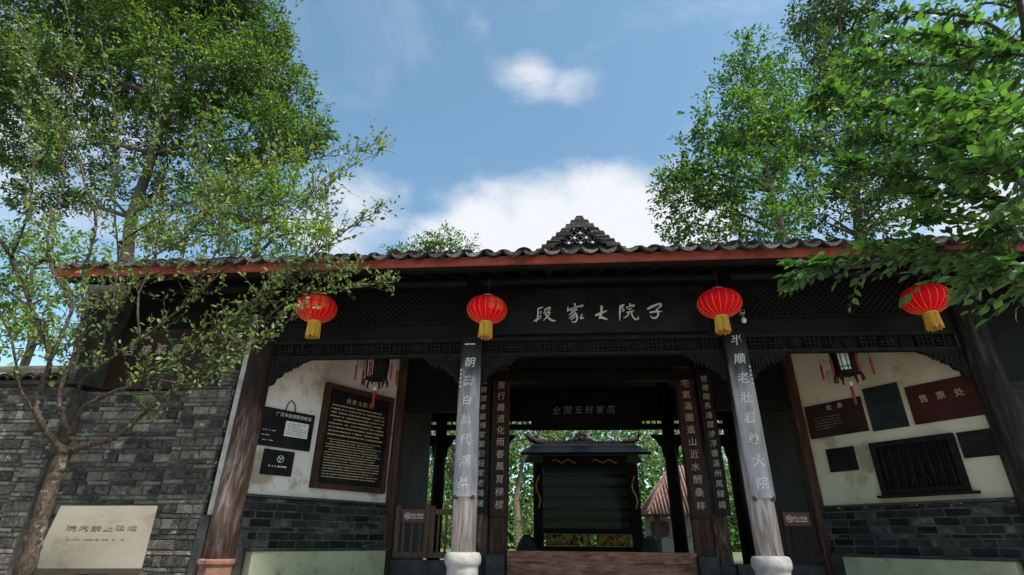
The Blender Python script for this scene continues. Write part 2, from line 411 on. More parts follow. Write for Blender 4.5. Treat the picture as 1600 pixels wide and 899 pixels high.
class MB:
    def __init__(self):
        self.v, self.f = [], []

    def hexa(self, p):                                      # 8 points: bottom ring 0-3, top ring 4-7
        b = len(self.v)
        self.v += [tuple(q) for q in p]
        for q in ((0, 3, 2, 1), (4, 5, 6, 7), (0, 1, 5, 4), (1, 2, 6, 5), (2, 3, 7, 6), (3, 0, 4, 7)):
            self.f.append(tuple(b + i for i in q))
        return self

    def box(self, x0, x1, y0, y1, z0, z1):
        return self.hexa([(x0, y0, z0), (x1, y0, z0), (x1, y1, z0), (x0, y1, z0), (x0, y0, z1), (x1, y0, z1), (x1, y1, z1), (x0, y1, z1)])

    def obox(self, c, ax, ay, az, sx, sy, sz):              # oriented box
        c, ax, ay, az = Vector(c), Vector(ax) * sx / 2, Vector(ay) * sy / 2, Vector(az) * sz / 2
        return self.hexa([c - ax - ay - az, c + ax - ay - az, c + ax + ay - az, c - ax + ay - az, c - ax - ay + az, c + ax - ay + az, c + ax + ay + az, c - ax + ay + az])

    def tube(self, pts, rad, n=8, cap=True):
        b0 = len(self.v)
        pts = [Vector(p) for p in pts]
        up = Vector((.31, .17, .93)).normalized()
        for i, p in enumerate(pts):
            t = (pts[min(i + 1, len(pts) - 1)] - pts[max(i - 1, 0)])
            t = t.normalized() if t.length > 1e-9 else Vector((0, 0, 1))
            a = t.cross(up)
            if a.length < .15:
                a = t.cross(Vector((1, 0, 0)))
            a.normalize()
            c = t.cross(a)
            r = rad[i] if hasattr(rad, '__len__') else rad
            for k in range(n):
                q = 2 * math.pi * k / n
                self.v.append(tuple(p + a * (r * math.cos(q)) + c * (r * math.sin(q))))
        for i in range(len(pts) - 1):
            for k in range(n):
                k2 = (k + 1) % n
                self.f.append((b0 + i * n + k, b0 + i * n + k2, b0 + (i + 1) * n + k2, b0 + (i + 1) * n + k))
        if cap:
            self.f.append(tuple(b0 + k for k in range(n))[::-1])
            self.f.append(tuple(b0 + (len(pts) - 1) * n + k for k in range(n)))
        return self

    def lathe(self, c, prof, n=24, ax=1.0):                 # prof: [(r, z)] about vertical axis through c
        b0 = len(self.v)
        for r, z in prof:
            for k in range(n):
                q = 2 * math.pi * k / n
                self.v.append((c[0] + r * math.cos(q), c[1] + r * math.sin(q) * ax, c[2] + z))
        for i in range(len(prof) - 1):
            for k in range(n):
                k2 = (k + 1) % n
                self.f.append((b0 + i * n + k, b0 + i * n + k2, b0 + (i + 1) * n + k2, b0 + (i + 1) * n + k))
        self.f.append(tuple(b0 + k for k in range(n))[::-1])
        self.f.append(tuple(b0 + (len(prof) - 1) * n + k for k in range(n)))
        return self

    def prism(self, poly, d):                               # poly: 3D points of a flat outline, d: extrusion vector
        b = len(self.v)
        n = len(poly)
        d = Vector(d)
        self.v += [tuple(p) for p in poly] + [tuple(Vector(p) + d) for p in poly]
        self.f.append(tuple(b + i for i in range(n))[::-1])
        self.f.append(tuple(b + n + i for i in range(n)))
        for i in range(n):
            j = (i + 1) % n
            self.f.append((b + i, b + j, b + n + j, b + n + i))
        return self

    def strip(self, pts_a, pts_b, d):                       # ribbon between two polylines, thickened by d
        b = len(self.v)
        n = len(pts_a)
        d = Vector(d)
        for q in (pts_a, pts_b):
            self.v += [tuple(p) for p in q]
        for q in (pts_a, pts_b):
            self.v += [tuple(Vector(p) + d) for p in q]
        A, B, A2, B2 = b, b + n, b + 2 * n, b + 3 * n
        for i in range(n - 1):
            self.f += [(A + i, A + i + 1, B + i + 1, B + i), (A2 + i, B2 + i, B2 + i + 1, A2 + i + 1),
                       (A + i, A2 + i, A2 + i + 1, A + i + 1), (B + i, B + i + 1, B2 + i + 1, B2 + i)]
        self.f += [(A, B, B2, A2), (A + n - 1, A2 + n - 1, B2 + n - 1, B + n - 1)]
        return self

    def mesh(self, name, smooth=False):
        me = bpy.data.meshes.new(name)
        me.from_pydata(self.v, [], self.f)
        me.update()
        if smooth:
            me.polygons.foreach_set('use_smooth', [True] * len(me.polygons))
        return me

    def build(self, name, mat, parent=None, smooth=False, bevel=0.0):
        me = self.mesh(name, smooth)
        me.materials.append(M[mat])
        o = link(name, me, parent)
        if bevel:
            bv = o.modifiers.new('soft_edge', 'BEVEL')
            bv.width = bevel
            bv.segments = 2
            bv.limit_method = 'ANGLE'
        return o


def link(name, data, parent=None, W=None):
    o = bpy.data.objects.new(name, data)
    col.objects.link(o)
    W = W or Matrix.Identity(4)
    WM[o.name] = W
    if parent is not None:
        o.parent = parent
        o.matrix_parent_inverse = WM[parent.name].inverted()
    o.matrix_basis = W
    return o


def tag(o, label, cat, group=None, kind=None):
    if label:
        o['label'] = label
    if cat:
        o['category'] = cat
    if group:
        o['group'] = group
    if kind:
        o['kind'] = kind
    return o


def thing(name, label, cat, loc=(0, 0, 0), group=None):
    o = link(name, None, None, Matrix.Translation(loc))
    o.empty_display_size = .2
    return tag(o, label, cat, group)


def copy_tree(o, loc, label, parent=None):
    c = o.copy()
    col.objects.link(c)
    c.parent = parent
    if parent is None:
        c.location = loc
        c['label'] = label
    for ch in [k for k in bpy.data.objects if k.parent == o]:
        copy_tree(ch, None, None, c)
    return c


def np_mesh(name, verts, faces, mat, smooth=False):
    """Fast mesh from numpy arrays: verts (N,3), faces (M,k)."""
    me = bpy.data.meshes.new(name)
    me.vertices.add(len(verts))
    me.vertices.foreach_set('co', np.ascontiguousarray(verts, dtype=np.float32).ravel())
    k = faces.shape[1]
    me.loops.add(faces.size)
    me.loops.foreach_set('vertex_index', np.ascontiguousarray(faces, dtype=np.int32).ravel())
    me.polygons.add(len(faces))
    me.polygons.foreach_set('loop_start', np.arange(0, faces.size, k, dtype=np.int32))
    me.polygons.foreach_set('loop_total', np.full(len(faces), k, dtype=np.int32))
    if smooth:
        me.polygons.foreach_set('use_smooth', np.ones(len(faces), dtype=bool))
    me.update(calc_edges=True)
    me.materials.append(M[mat])
    return me


# ------------------------------------------------------------------ lettering
_fc = bpy.data.curves.new('glyph_source', 'FONT')
_fc.size = 1.0
_fc.align_x = 'CENTER'
_fc.resolution_u = 2
_fo = bpy.data.objects.new('glyph_source', _fc)
_gl = {}


def glyph(ch):
    """Flat outline of one character, centred, about one unit tall: (verts, faces)."""
    if ch not in _gl:
        if _fo.name not in col.objects:
            col.objects.link(_fo)
        _fc.body = ch
        bpy.context.view_layer.update()
        dg = bpy.context.evaluated_depsgraph_get()
        me = bpy.data.meshes.new_from_object(_fo.evaluated_get(dg))
        v = np.array([tuple(q.co) for q in me.vertices]) if len(me.vertices) else np.zeros((0, 3))
        f = [tuple(p.vertices) for p in me.polygons]
        bpy.data.meshes.remove(me)
        if len(v):
            v = v - (v.max(0) + v.min(0)) / 2
            if ord(ch) < 0x2000:
                pass
        _gl[ch] = (v, f)
    return _gl[ch]


def letter(ch, parent, c, right, up, size, mat, shear=0.0, rot=0.0, curve=None, name='character', bold=0.0, sx=1.0, lift=.002):
    v, f = glyph(ch)
    if not len(v):
        return None
    right, up = Vector(right).normalized(), Vector(up).normalized()
    nrm = right.cross(up)
    ca, sa = math.cos(rot), math.sin(rot)
    out = []
    for x, y, _ in v:
        x = (x + shear * y) * sx
        x, y = (x * ca - y * sa) * size, (x * sa + y * ca) * size
        dz = 0.0
        if curve:
            dz = math.sqrt(max(curve * curve - x * x, 1e-6)) - curve
        out.append(tuple(Vector(c) + right * x + up * y + nrm * (dz + lift)))
    n = len(out)
    vv = out + [tuple(Vector(q) - nrm * (lift + .001)) for q in out]
    ff = list(f)
    edge = {}
    for p in f:
        for i in range(len(p)):
            e = (p[i], p[(i + 1) % len(p)])
            if (e[1], e[0]) in edge:
                del edge[(e[1], e[0])]
            else:
                edge[e] = 1
    for a, b in edge:
        ff.append((b, a, a + n, b + n))
    me = bpy.data.meshes.new(name)
    me.from_pydata(vv, [], ff)
    me.update()
    me.materials.append(M[mat])
    return link(name, me, parent)


def brush(strokes, parent, c, right, up, k, mat, name='character', lift=.008):
    """Brush-written character: strokes [(width, [(x, y), ...])] in drawing units (y down), k metres per unit."""
    right, up = Vector(right).normalized(), Vector(up).normalized()
    nrm = right.cross(up)
    mb = MB()
    for si, (w, pts) in enumerate(strokes):
        P = [Vector((p[0], -p[1])) for p in pts]
        Q = []
        for i in range(len(P) - 1):                         # Catmull-Rom smoothing
            p0, p1, p2, p3 = P[max(i - 1, 0)], P[i], P[i + 1], P[min(i + 2, len(P) - 1)]
            for s in range(5):
                t = s / 5
                Q.append(.5 * ((2 * p1) + (p2 - p0) * t + (2 * p0 - 5 * p1 + 4 * p2 - p3) * t * t + (3 * p1 - p0 - 3 * p2 + p3) * t ** 3))
        Q.append(P[-1])
        A, B = [], []
        m = len(Q)
        for i, q in enumerate(Q):
            t = (Q[min(i + 1, m - 1)] - Q[max(i - 1, 0)])
            t = t.normalized() if t.length > 1e-6 else Vector((1, 0))
            nn = Vector((-t.y, t.x))
            s = i / (m - 1)
            ww = w * (.62 + .5 * math.sin(math.pi * min(1, s * 1.15)) ** .7 - .25 * s) * (1 + .12 * math.sin(9 * s + si))
            a, b = q + nn * ww / 2, q - nn * ww / 2
            z = lift + si * .0004
            A.append(Vector(c) + right * (a.x * k) + up * (a.y * k) + nrm * z)
            B.append(Vector(c) + right * (b.x * k) + up * (b.y * k) + nrm * z)
        mb.strip(A, B, -nrm * lift)
    return mb.build(name, mat, parent)


def text_row(s, parent, c, right, up, size, pitch, mat, vertical=False, **kw):
    n = len(s)
    for i, ch in enumerate(s):
        o = (i - (n - 1) / 2) * pitch
        p = Vector(c) + (Vector(up) * -o if vertical else Vector(right) * o)
        letter(ch, parent, p, right, up, size, mat, **kw)


def tiny_rows(parent, c, right, up, w, h, rows, mat, seed=1, ragged=.15, name='lettering', hfrac=.5, gapp=.12, lift=.003):
    """Body text too small to read in the photo: rows of small marks, one mesh."""
    r = random.Random(seed)
    right, up = Vector(right).normalized(), Vector(up).normalized()
    nrm = right.cross(up)
    mb = MB()
    for i in range(rows):
        y = h / 2 - (i + .5) * h / rows
        x = -w / 2 + (w * .06 if r.random() < .2 else 0)
        end = w / 2 - (w * ragged * r.random() if r.random() < .5 else 0)
        hh = h / rows * hfrac
        while x < end:
            l = hh * r.uniform(.5, 1.3)
            if r.random() > gapp:
                q = hh * r.uniform(.5, 1)
                mb.obox(Vector(c) + right * (x + l / 2) + up * y + nrm * lift * .5, right, up, nrm, l * .8, q, lift)
            x += l
    o = mb.build(name, mat, parent)
    o['kind'] = 'stuff'
    return o


# ------------------------------------------------------------------ the setting
AX = 0.64                                                   # axis of the gate hall
FLOOR = 0.15
tag(MB().box(-400, 400, -400, 400, -.5, -.30).build('ground', 'ground'), 'grey paved ground before the gate hall', None, kind='structure')
tag(MB().box(-60, 60, 13.6, 140, -.29, 0.0).build('courtyard_ground', 'court_ground'), 'planted courtyard ground behind the gate hall', None, kind='structure')
tag(MB().box(-6.7, 8.0, 6.55, 13.5, -.298, FLOOR).build('hall_floor', 'floor'), 'raised stone floor of the gate hall', None, kind='structure')

# ------------------------------------------------------------------ gate hall
hall = thing('gate_hall', 'dark timber gate hall with grey tiled roof, red eave board and white splayed walls', 'building', (AX, 7, FLOOR))

XI, XO = 1.76, 4.77                                         # half spacing of inner and outer front columns
EAVE_Y, EAVE_Z, RIDGE_Y, RIDGE_Z, BACK_Y = 5.78, 3.915, 9.4, 5.46, 13.3
RX0, RX1 = -6.5, 7.8
SL = (RIDGE_Z - EAVE_Z) / (RIDGE_Y - EAVE_Y)
SLB = (RIDGE_Z - 4.1) / (BACK_Y - RIDGE_Y)

# columns of the front row
for sx in (-1, 1):
    x = AX + sx * XI
    c = MB().tube([(x, 7, .62), (x, 7, 1.4), (x, 7, 2.4), (x, 7, 4.35)], [.148, .146, .142, .136], 24).build('column', 'column_inner', hall, True)
    MB().lathe((x, 7, FLOOR), [(.185, 0), (.185, .28), (.188, .305), (.196, .325), (.212, .345), (.218, .385), (.212, .43), (.195, .46), (.155, .47)], 28).build('stone_base', 'stone_white', c, True)
    x = AX + sx * XO
    c = MB().tube([(x, 7 - (.06 if sx > 0 else 0), .5), (x, 7 - (.06 if sx > 0 else 0), 1.4), (x, 7 - (.06 if sx > 0 else 0), 2.6), (x, 7 - (.06 if sx > 0 else 0), 4.4)], [.178, .172, .166, .158], 24).build('column', 'column_outer' if sx < 0 else 'column_dark', hall, True)
    MB().lathe((x, 7 - (.06 if sx > 0 else 0), FLOOR), [(.19, 0), (.195, .27), (.21, .29), (.222, .31), (.222, .345), (.2, .36)], 8).build('stone_base', 'stone_red', c)

# second row: columns and door jambs
for sx in (-1, 1):
    x = AX + sx * 1.85
    c = MB().tube([(x, 9.3, .45), (x, 9.3, 4.9)], [.15, .14], 20).build('column', 'column_outer', hall, True)
    MB().lathe((x, 9.3, FLOOR), [(.2, 0), (.2, .2), (.22, .25), (.19, .3)], 20).build('stone_base', 'dark_stone', c, True)
    x = AX + sx * 1.56
    MB().box(x - .14, x + .14, 9.12, 9.24, FLOOR, 3.5).build('door_jamb', 'brown_wood', hall, bevel=.008)
    MB().box(x - .16, x + .12, 8.86, 9.10, FLOOR, .56).build('door_stone', 'dark_stone', hall, bevel=.02)
th = MB().box(AX - 1.42, AX + 1.42, 9.08, 9.2, FLOOR, .44).build('threshold', 'threshold_wood', hall, bevel=.012)
MB().box(AX - 1.42, AX + 1.42, 9.07, 9.21, .448, .605).build('plank', 'threshold_wood', th, bevel=.012)
# lintels and panels over the main door
MB().box(AX - 1.72, AX + 1.72, 9.06, 9.22, 3.24, 3.42).build('lintel', 'black_wood', hall, bevel=.008)
MB().box(AX - 1.72, AX + 1.72, 9.14, 9.2, 3.424, 4.6).build('lintel_panel', 'black_wood', hall)
for sx in (-1, 1):
    xa, xb = sorted((AX + sx * 1.99, AX + sx * 3.36))
    MB().box(xa, xb, 9.1, 9.22, 2.74, 2.9).build('lintel', 'black_wood', hall)
    MB().box(xa, xb, 9.14, 9.2, 2.904, 4.6).build('lintel_panel', 'black_wood', hall)
    MB().box(xa, xb, 9.08, 9.24, FLOOR, .46).build('side_sill', 'dark_stone', hall, bevel=.01)
    x = AX + sx * 3.30
    MB().box(x - .075, x + .075, 9.02, 9.25, FLOOR, 3.9).build('door_post', 'brown_wood', hall, bevel=.008)
    # plastered wall inside, between the rows
    x = AX + sx * 3.58
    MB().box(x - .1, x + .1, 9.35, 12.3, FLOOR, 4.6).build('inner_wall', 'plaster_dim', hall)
# back row
for x in (-2.7, -1.32, 2.6, 3.98):
    c = MB().tube([(x, 12.8, FLOOR), (x, 12.8, 4.3)], [.15, .135], 16).build('column', 'black_wood', hall, True)
    for s in (-1, 1):
        poly = [(x + s * .12, 12.77, 2.98), (x + s * .42, 12.77, 2.98), (x + s * .36, 12.77, 2.9), (x + s * .30, 12.77, 2.86), (x + s * .24, 12.77, 2.74), (x + s * .19, 12.77, 2.70), (x + s * .17, 12.77, 2.5), (x + s * .12, 12.77, 2.44)]
        if s < 0:
            poly = poly[::-1]
        MB().prism(poly, (0, .05, 0)).build('bracket', 'black_wood2', c)
MB().box(-6, 7.3, 12.72, 12.88, 3.1, 3.22).build('back_beam', 'black_wood', hall)
bb = MB().box(-6, 7.3, 12.78, 12.84, 3.3, 4.1).build('back_panel', 'black_wood', hall)
for i in range(46):                                         # small uprights between back beam and panel
    x = -2.6 + i * .13
    MB().box(x, x + .03, 12.78, 12.83, 3.222, 3.298).build('baluster', 'black_wood', bb)

# splayed side walls
def splay(sx):
    """Frame of a splayed wall: start at the outer column, direction inwards, outward normal."""
    p0 = Vector((AX + sx * 4.74, 7.1, 0))
    u = Vector((-sx * .5708, .8211, 0)).normalized()
    n = Vector((-sx * u.y, -abs(u.x), 0)).normalized()
    return p0, u, n

WL = 2.40
ZUP = Vector((0, 0, 1))


def onwall(sx, s, z, off=0.0):
    p0, u, n = splay(sx)
    return p0 + u * s + n * off + ZUP * z


dado = {}
for sx in (-1, 1):
    p0, u, n = splay(sx)
    MB().obox(p0 + u * WL / 2 - n * .1 + ZUP * 2.7, u, n, ZUP, WL, .2, 2.9).build('plaster_wall', 'plaster' if sx < 0 else 'plaster_right', hall)
    dado[sx] = MB().obox(p0 + u * WL / 2 - n * .065 + ZUP * .69, u, n, ZUP, WL, .25, 1.06).build('brick_dado', 'mortar', hall)
    MB().obox(p0 + u * WL / 2 + n * .02 + ZUP * 1.245, u, n, ZUP, WL, .16, .035).build('dado_ledge', 'dark_stone', hall, bevel=.006)


# bricks ------------------------------------------------------------
def brick_mesh(name, mat, seed):
    r = random.Random(seed)
    j = lambda: r.uniform(-.03, .03)
    p = []
    for z in (-.5, .5):
        for (x, y) in ((-.5, -.5), (.5, -.5), (.5, .5), (-.5, .5)):
            p.append((x + j() * .5, y, z + j() * 1.2))
    mb = MB()
    back = [(-.5, .5, -.5), (.5, .5, -.5), (.5, .5, .5), (-.5, .5, .5)]
    rim = [(-.5 + j() * .6, -.2, -.5 + j()), (.5 + j() * .6, -.2, -.5 + j()), (.5 + j() * .6, -.2, .5 + j()), (-.5 + j() * .6, -.2, .5 + j())]
    front = [(q[0] * (.945 + j() * .8), -.5 + abs(j()) * 4, q[2] * (.87 + j() * 1.8)) for q in rim]
    mb.v = back + rim + front
    mb.f = [(3, 2, 1, 0), (8, 9, 10, 11)]
    for a in (0, 4):
        for q in range(4):
            q2 = (q + 1) % 4
            mb.f.append((a + q, a + q2, a + 4 + q2, a + 4 + q))
    me = mb.mesh(name)
    me.materials.append(M[mat])
    return me


BRICKS = {k: [brick_mesh('brick', k, s) for s in range(7)] for k in ('brick', 'brick_dark')}
brick_n = {}


def lay(parent, p0, u, n, length, z0, z1, mat='brick', cap=300, skip=None, pattern=(.125, .055, .055, .125, .055), lens=(.22, .36, .34, .24, .36), seed=3, depth=.05):
    """Individual bricks on a wall face: p0 corner at floor level on the face, u along, n outward."""
    r = random.Random(seed)
    u, n = Vector(u).normalized(), Vector(n).normalized()
    z, k = z0, 0
    rest = MB()
    while z < z1 - .02:
        h = pattern[k % len(pattern)] * r.uniform(.93, 1.07)
        h = min(h, z1 - z)
        x = -r.uniform(0, .2)
        L = lens[k % len(lens)]
        while x < length:
            l = (L if r.random() > .15 else L * .5) * r.uniform(.9, 1.08)
            a, b = max(x, 0.0), min(x + l, length)
            x += l
            if b - a < .05:
                continue
            if skip and skip((a + b) / 2, z + h / 2):
                continue
            out = r.uniform(.002, .016)
            c = Vector(p0) + u * ((a + b) / 2) + n * (out - depth / 2) + ZUP * (z + h / 2)
            if brick_n.get(parent.name, 0) < cap:
                W = Matrix(((u.x, -n.x, 0, c.x), (u.y, -n.y, 0, c.y), (0, 0, 1, c.z), (0, 0, 0, 1)))
                W = W @ Matrix.Rotation(r.uniform(-.012, .012), 4, 'Y') @ Matrix.Rotation(r.uniform(-.02, .02), 4, 'Z') @ Matrix.Diagonal((b - a - .015, depth, h - .013, 1))
                link('brick', r.choice(BRICKS[mat]), parent, W)
                brick_n[parent.name] = brick_n.get(parent.name, 0) + 1
            else:
                rest.obox(c, u, n, ZUP, b - a - .011, depth, h - .01)
        z += h
        k += 1
    if rest.v:
        tag(rest.build('brick_course', mat, parent), None, None, kind='stuff')


for sx in (-1, 1):
    p0, u, n = splay(sx)
    lay(dado[sx], p0 + n * .062, u, n, WL, .62, 1.225, 'brick_dark', pattern=(.10, .10, .055, .10), lens=(.28, .28, .28), seed=5 + sx)

# wall face to the outer side of the hall: two piers with a sunk panel between
lw = MB().box(-7.12, -4.44, 7.19, 7.6, -.3, 2.64).build('brick_front', 'mortar', hall)
MB().box(-5.07, -4.44, 6.95, 7.189, -.3, 2.64).build('brick_pier', 'mortar', hall)
MB().box(-7.12, -6.78, 6.95, 7.189, -.3, 2.64).build('brick_pier', 'mortar', hall)
piers = [o for o in bpy.data.objects if o.name.startswith('brick_pier')]
lay(piers[0], (-5.07, 6.94, 0), (1, 0, 0), (0, -1, 0), .63, .18, 2.62, seed=11)
lay(piers[1], (-7.12, 6.94, 0), (1, 0, 0), (0, -1, 0), .34, .18, 2.62, seed=12, lens=(.34, .2, .3, .17, .34))
lay(lw, (-6.78, 7.18, 0), (1, 0, 0), (0, -1, 0), 1.71, .18, 2.62, seed=13)
# returns of the pier towards the column, tile-edged jamb above, pale strip
lay(piers[0], (-4.43, 6.95, 0), (0, 1, 0), (1, 0, 0), .2, .18, 2.62, seed=14, lens=(.15, .3))
tj = MB().box(-4.70, -4.46, 7.06, 7.3, 2.645, 3.72).build('tile_jamb', 'mortar', hall)
for i in range(17):
    z = 2.66 + i * .062
    MB().lathe((-4.58, 7.10, z), [(.125, 0), (.14, .012), (.14, .042), (.125, .054)], 14).build('tile', 'brick', tj, True)
MB().box(-4.36, -4.29, 6.93, 7.04, 1.0, 3.7).build('edge_strip', 'stone_white', hall)
MB().box(-4.42, -4.30, 6.90, 7.06, -.3, .992).build('edge_plinth', 'dark_stone', hall)
# wooden upper wall, gable edge
MB().box(-6.72, -4.44, 7.3, 7.36, 2.642, 4.7).build('upper_wall', 'black_wood', hall)
gp = [(-6.72, 6.75, 2.7), (-6.72, 12.6, 2.7), (-6.72, 12.6, 4.3), (-6.72, RIDGE_Y, RIDGE_Z - .08), (-6.72, 6.45, 4.28), (-6.72, 6.5, 4.0)]
MB().prism(gp[::-1], (.1, 0, 0)).build('gable_wall', 'dark_stone', hall)
# the mirror side, mostly beyond the frame
MB().box(5.72, 8.1, 7.12, 7.6, -.3, 2.64).build('brick_front', 'brick_dark', hall)
MB().box(5.62, 7.95, 7.3, 7.36, 2.642, 4.7).build('upper_wall', 'black_wood', hall)
MB().prism([(p[0] + 14.7, p[1], p[2]) for p in gp], (-.1, 0, 0)).build('gable_wall', 'dark_stone', hall)

# frieze, brackets and panels in the front row
def bay(xa, xb, name_bay):
    w = xb - xa
    fz = MB().box(xa, xb, 6.95, 7.05, 3.02, 3.065).build('frieze', 'black_wood2', hall, bevel=.006)
    MB().box(xa, xb, 6.95, 7.05, 3.235, 3.29).build('rail', 'black_wood2', fz, bevel=.006)
    MB().box(xa, xb, 7.02, 7.035, 3.066, 3.234).build('gap_shade', 'black_wood', fz)  # dark sheet added so the fretwork gaps read as shade
    r = random.Random(int(xa * 10))
    n = int(w / .235)
    for i in range(n):                                      # fretwork: little frames, crosses and rosettes
        x = xa + .06 + (w - .12) * (i + .5) / n
        k = i % 3
        mb = MB()
        if k == 0:
            for zz in (3.09, 3.145, 3.20):
                mb.box(x - .085, x + .085, 6.98, 7.015, zz - .009, zz + .009)
            for xx in (-.085, -.03, .03, .085):
                mb.box(x + xx - .009, x + xx + .009, 6.975, 7.01, 3.07, 3.23)
        elif k == 1:
            mb.box(x - .10, x + .10, 6.98, 7.015, 3.14, 3.16)
            mb.box(x - .10, x + .10, 6.98, 7.015, 3.095, 3.11)
            mb.box(x - .012, x + .012, 6.972, 7.008, 3.068, 3.232)
            for s in (-1, 1):
                mb.box(x + s * .055 - .009, x + s * .055 + .009, 6.976, 7.01, 3.11, 3.2)
        else:
            ring = [(x + .062 * math.cos(q * math.pi / 5), 6.99, 3.15 + .062 * math.sin(q * math.pi / 5)) for q in range(11)]
            mb.tube(ring, .012, 5)
            for q in range(4):
                a = q * math.pi / 4
                mb.tube([(x - .05 * math.cos(a), 6.985, 3.15 - .05 * math.sin(a)), (x + .05 * math.cos(a), 6.985, 3.15 + .05 * math.sin(a))], .009, 4)
        mb.build('fretwork', 'black_wood2', fz)
    MB().box(xa, xb, 6.97, 7.03, 3.295, 4.4).build('frieze_panel', 'black_wood', hall)
    for s, xe in ((1, xa), (-1, xb)):                       # carved bracket under each end
        out = [(0, 3.018), (.56, 3.018), (.50, 2.985), (.43, 2.965), (.37, 2.92), (.31, 2.91), (.26, 2.855), (.20, 2.84), (.165, 2.775), (.10, 2.75), (.085, 2.68), (.0, 2.64)]
        poly = [(xe + s * a, 6.965, z) for a, z in out]
        if s > 0:
            poly = poly[::-1]
        br = MB().prism(poly, (0, .06, 0)).build('bracket', 'black_wood2', hall)
        mb = MB()
        for q in range(9):
            a0 = .05 + .052 * q
            z0 = 2.99 - .012 * (q % 2)
            dz = .30 * (1 - a0 / .58) + .02
            pts = [(xe + s * (a0 + .02 * math.sin(t * 4 + q)), 6.958, z0 - dz * t) for t in (0, .33, .66, .93)]
            mb.tube(pts, [.012, .016, .013, .006], 5)
        mb.build('carving', 'black_wood2', br)


bay(AX - XI + .13, AX + XI - .13, 'main')
bay(AX - XO + .17, AX - XI - .13, 'side')
bay(AX + XI + .13, AX + XO - .17, 'side')
# diagonal lattice high in the side bays
for sx in (-1, 1):
    xa, xb = sorted((AX + sx * (XI + .2), AX + sx * (XO - .22)))
    mb = MB()
    z0, z1 = 3.55, 4.02
    k = 0
    x = xa - (z1 - z0)
    while x < xb:
        for s in (1, -1):
            a = Vector((x if s > 0 else x + (z1 - z0), 6.955 - (.006 if s > 0 else 0), z0))
            b = Vector((a.x + s * (z1 - z0), a.y, z1))
            if min(a.x, b.x) > xa and max(a.x, b.x) < xb:
                mb.tube([a, b], .011, 4)
        x += .085
    tag(mb.build('lattice', 'black_wood', hall), None, None, kind='stuff')
    MB().box(xa, xb, 6.93, 6.97, 3.50, 3.535).build('rail', 'black_wood', hall)

# ceiling boards, rafters, roof deck
roof = MB()
roof.hexa([(RX0, EAVE_Y + .04, EAVE_Z - .08), (RX1, EAVE_Y + .04, EAVE_Z - .08), (RX1, RIDGE_Y, RIDGE_Z - .08), (RX0, RIDGE_Y, RIDGE_Z - .08),
           (RX0, EAVE_Y + .04, EAVE_Z - .03), (RX1, EAVE_Y + .04, EAVE_Z - .03), (RX1, RIDGE_Y, RIDGE_Z - .03), (RX0, RIDGE_Y, RIDGE_Z - .03)])
roof.hexa([(RX0, RIDGE_Y + .001, RIDGE_Z - .08), (RX1, RIDGE_Y + .001, RIDGE_Z - .08), (RX1, BACK_Y, 4.02), (RX0, BACK_Y, 4.02),
           (RX0, RIDGE_Y + .001, RIDGE_Z - .03), (RX1, RIDGE_Y + .001, RIDGE_Z - .03), (RX1, BACK_Y, 4.07), (RX0, BACK_Y, 4.07)])
roof = roof.build('roof', 'black_wood', hall)
MB().box(RX0, RX1, EAVE_Y - .02, EAVE_Y + .03, 3.808, 3.915).build('eave_board', 'fascia', roof, bevel=.004)
MB().box(RX0 + .02, RX1 - .02, EAVE_Y + .034, EAVE_Y + .12, 3.77, 3.88).build('eave_batten', 'black_wood', roof)
rm = MB().hexa([(-.045, 0, -.1), (.045, 0, -.1), (.045, 3.3, 3.3 * SL - .1), (-.045, 3.3, 3.3 * SL - .1), (-.045, 0, 0), (.045, 0, 0), (.045, 3.3, 3.3 * SL), (-.045, 3.3, 3.3 * SL)]).mesh('rafter')
rm.materials.append(M['black_wood'])
x = RX0 + .2
while x < RX1 - .1:
    link('rafter', rm, roof, Matrix.Translation((x, EAVE_Y + .14, EAVE_Z - .045)))
    x += .33
for y in (6.98, 8.2, 9.3):                                  # purlins
    MB().tube([(RX0 + .05, y, EAVE_Z + (min(y, RIDGE_Y) - EAVE_Y) * SL - .27), (RX1 - .05, y, EAVE_Z + (min(y, RIDGE_Y) - EAVE_Y) * SL - .27)], .09, 10).build('purlin', 'black_wood', roof, True)

# roof tiles
def arc_tile(r, th, ln, half, n, up, taper=1.0, layers=1, name='tile'):
    mb = MB()
    for L in range(layers):
        zz = L * th * 1.25
        sh = L * .035
        rows = []
        for (yy, rr) in ((sh, r), (ln, r * taper)):
            for rad in (rr, rr - th):
                rows.append([(math.sin(a) * rad, yy, ((math.cos(a) * rad - r) * up) + zz) for a in np.linspace(-half, half, n + 1)])
        b = len(mb.v)
        m = n + 1
        for q in rows:
            mb.v += q
        for i in range(n):
            mb.f += [(b + i, b + i + 1, b + 2 * m + i + 1, b + 2 * m + i), (b + m + i, b + 3 * m + i, b + 3 * m + i + 1, b + m + i + 1),
                     (b + i, b + m + i, b + m + i + 1, b + i + 1), (b + 2 * m + i, b + 2 * m + i + 1, b + 3 * m + i + 1, b + 3 * m + i)]
        mb.f += [(b, b + 2 * m, b + 3 * m, b + m), (b + n, b + m + n, b + 3 * m + n, b + 2 * m + n)]
    return mb


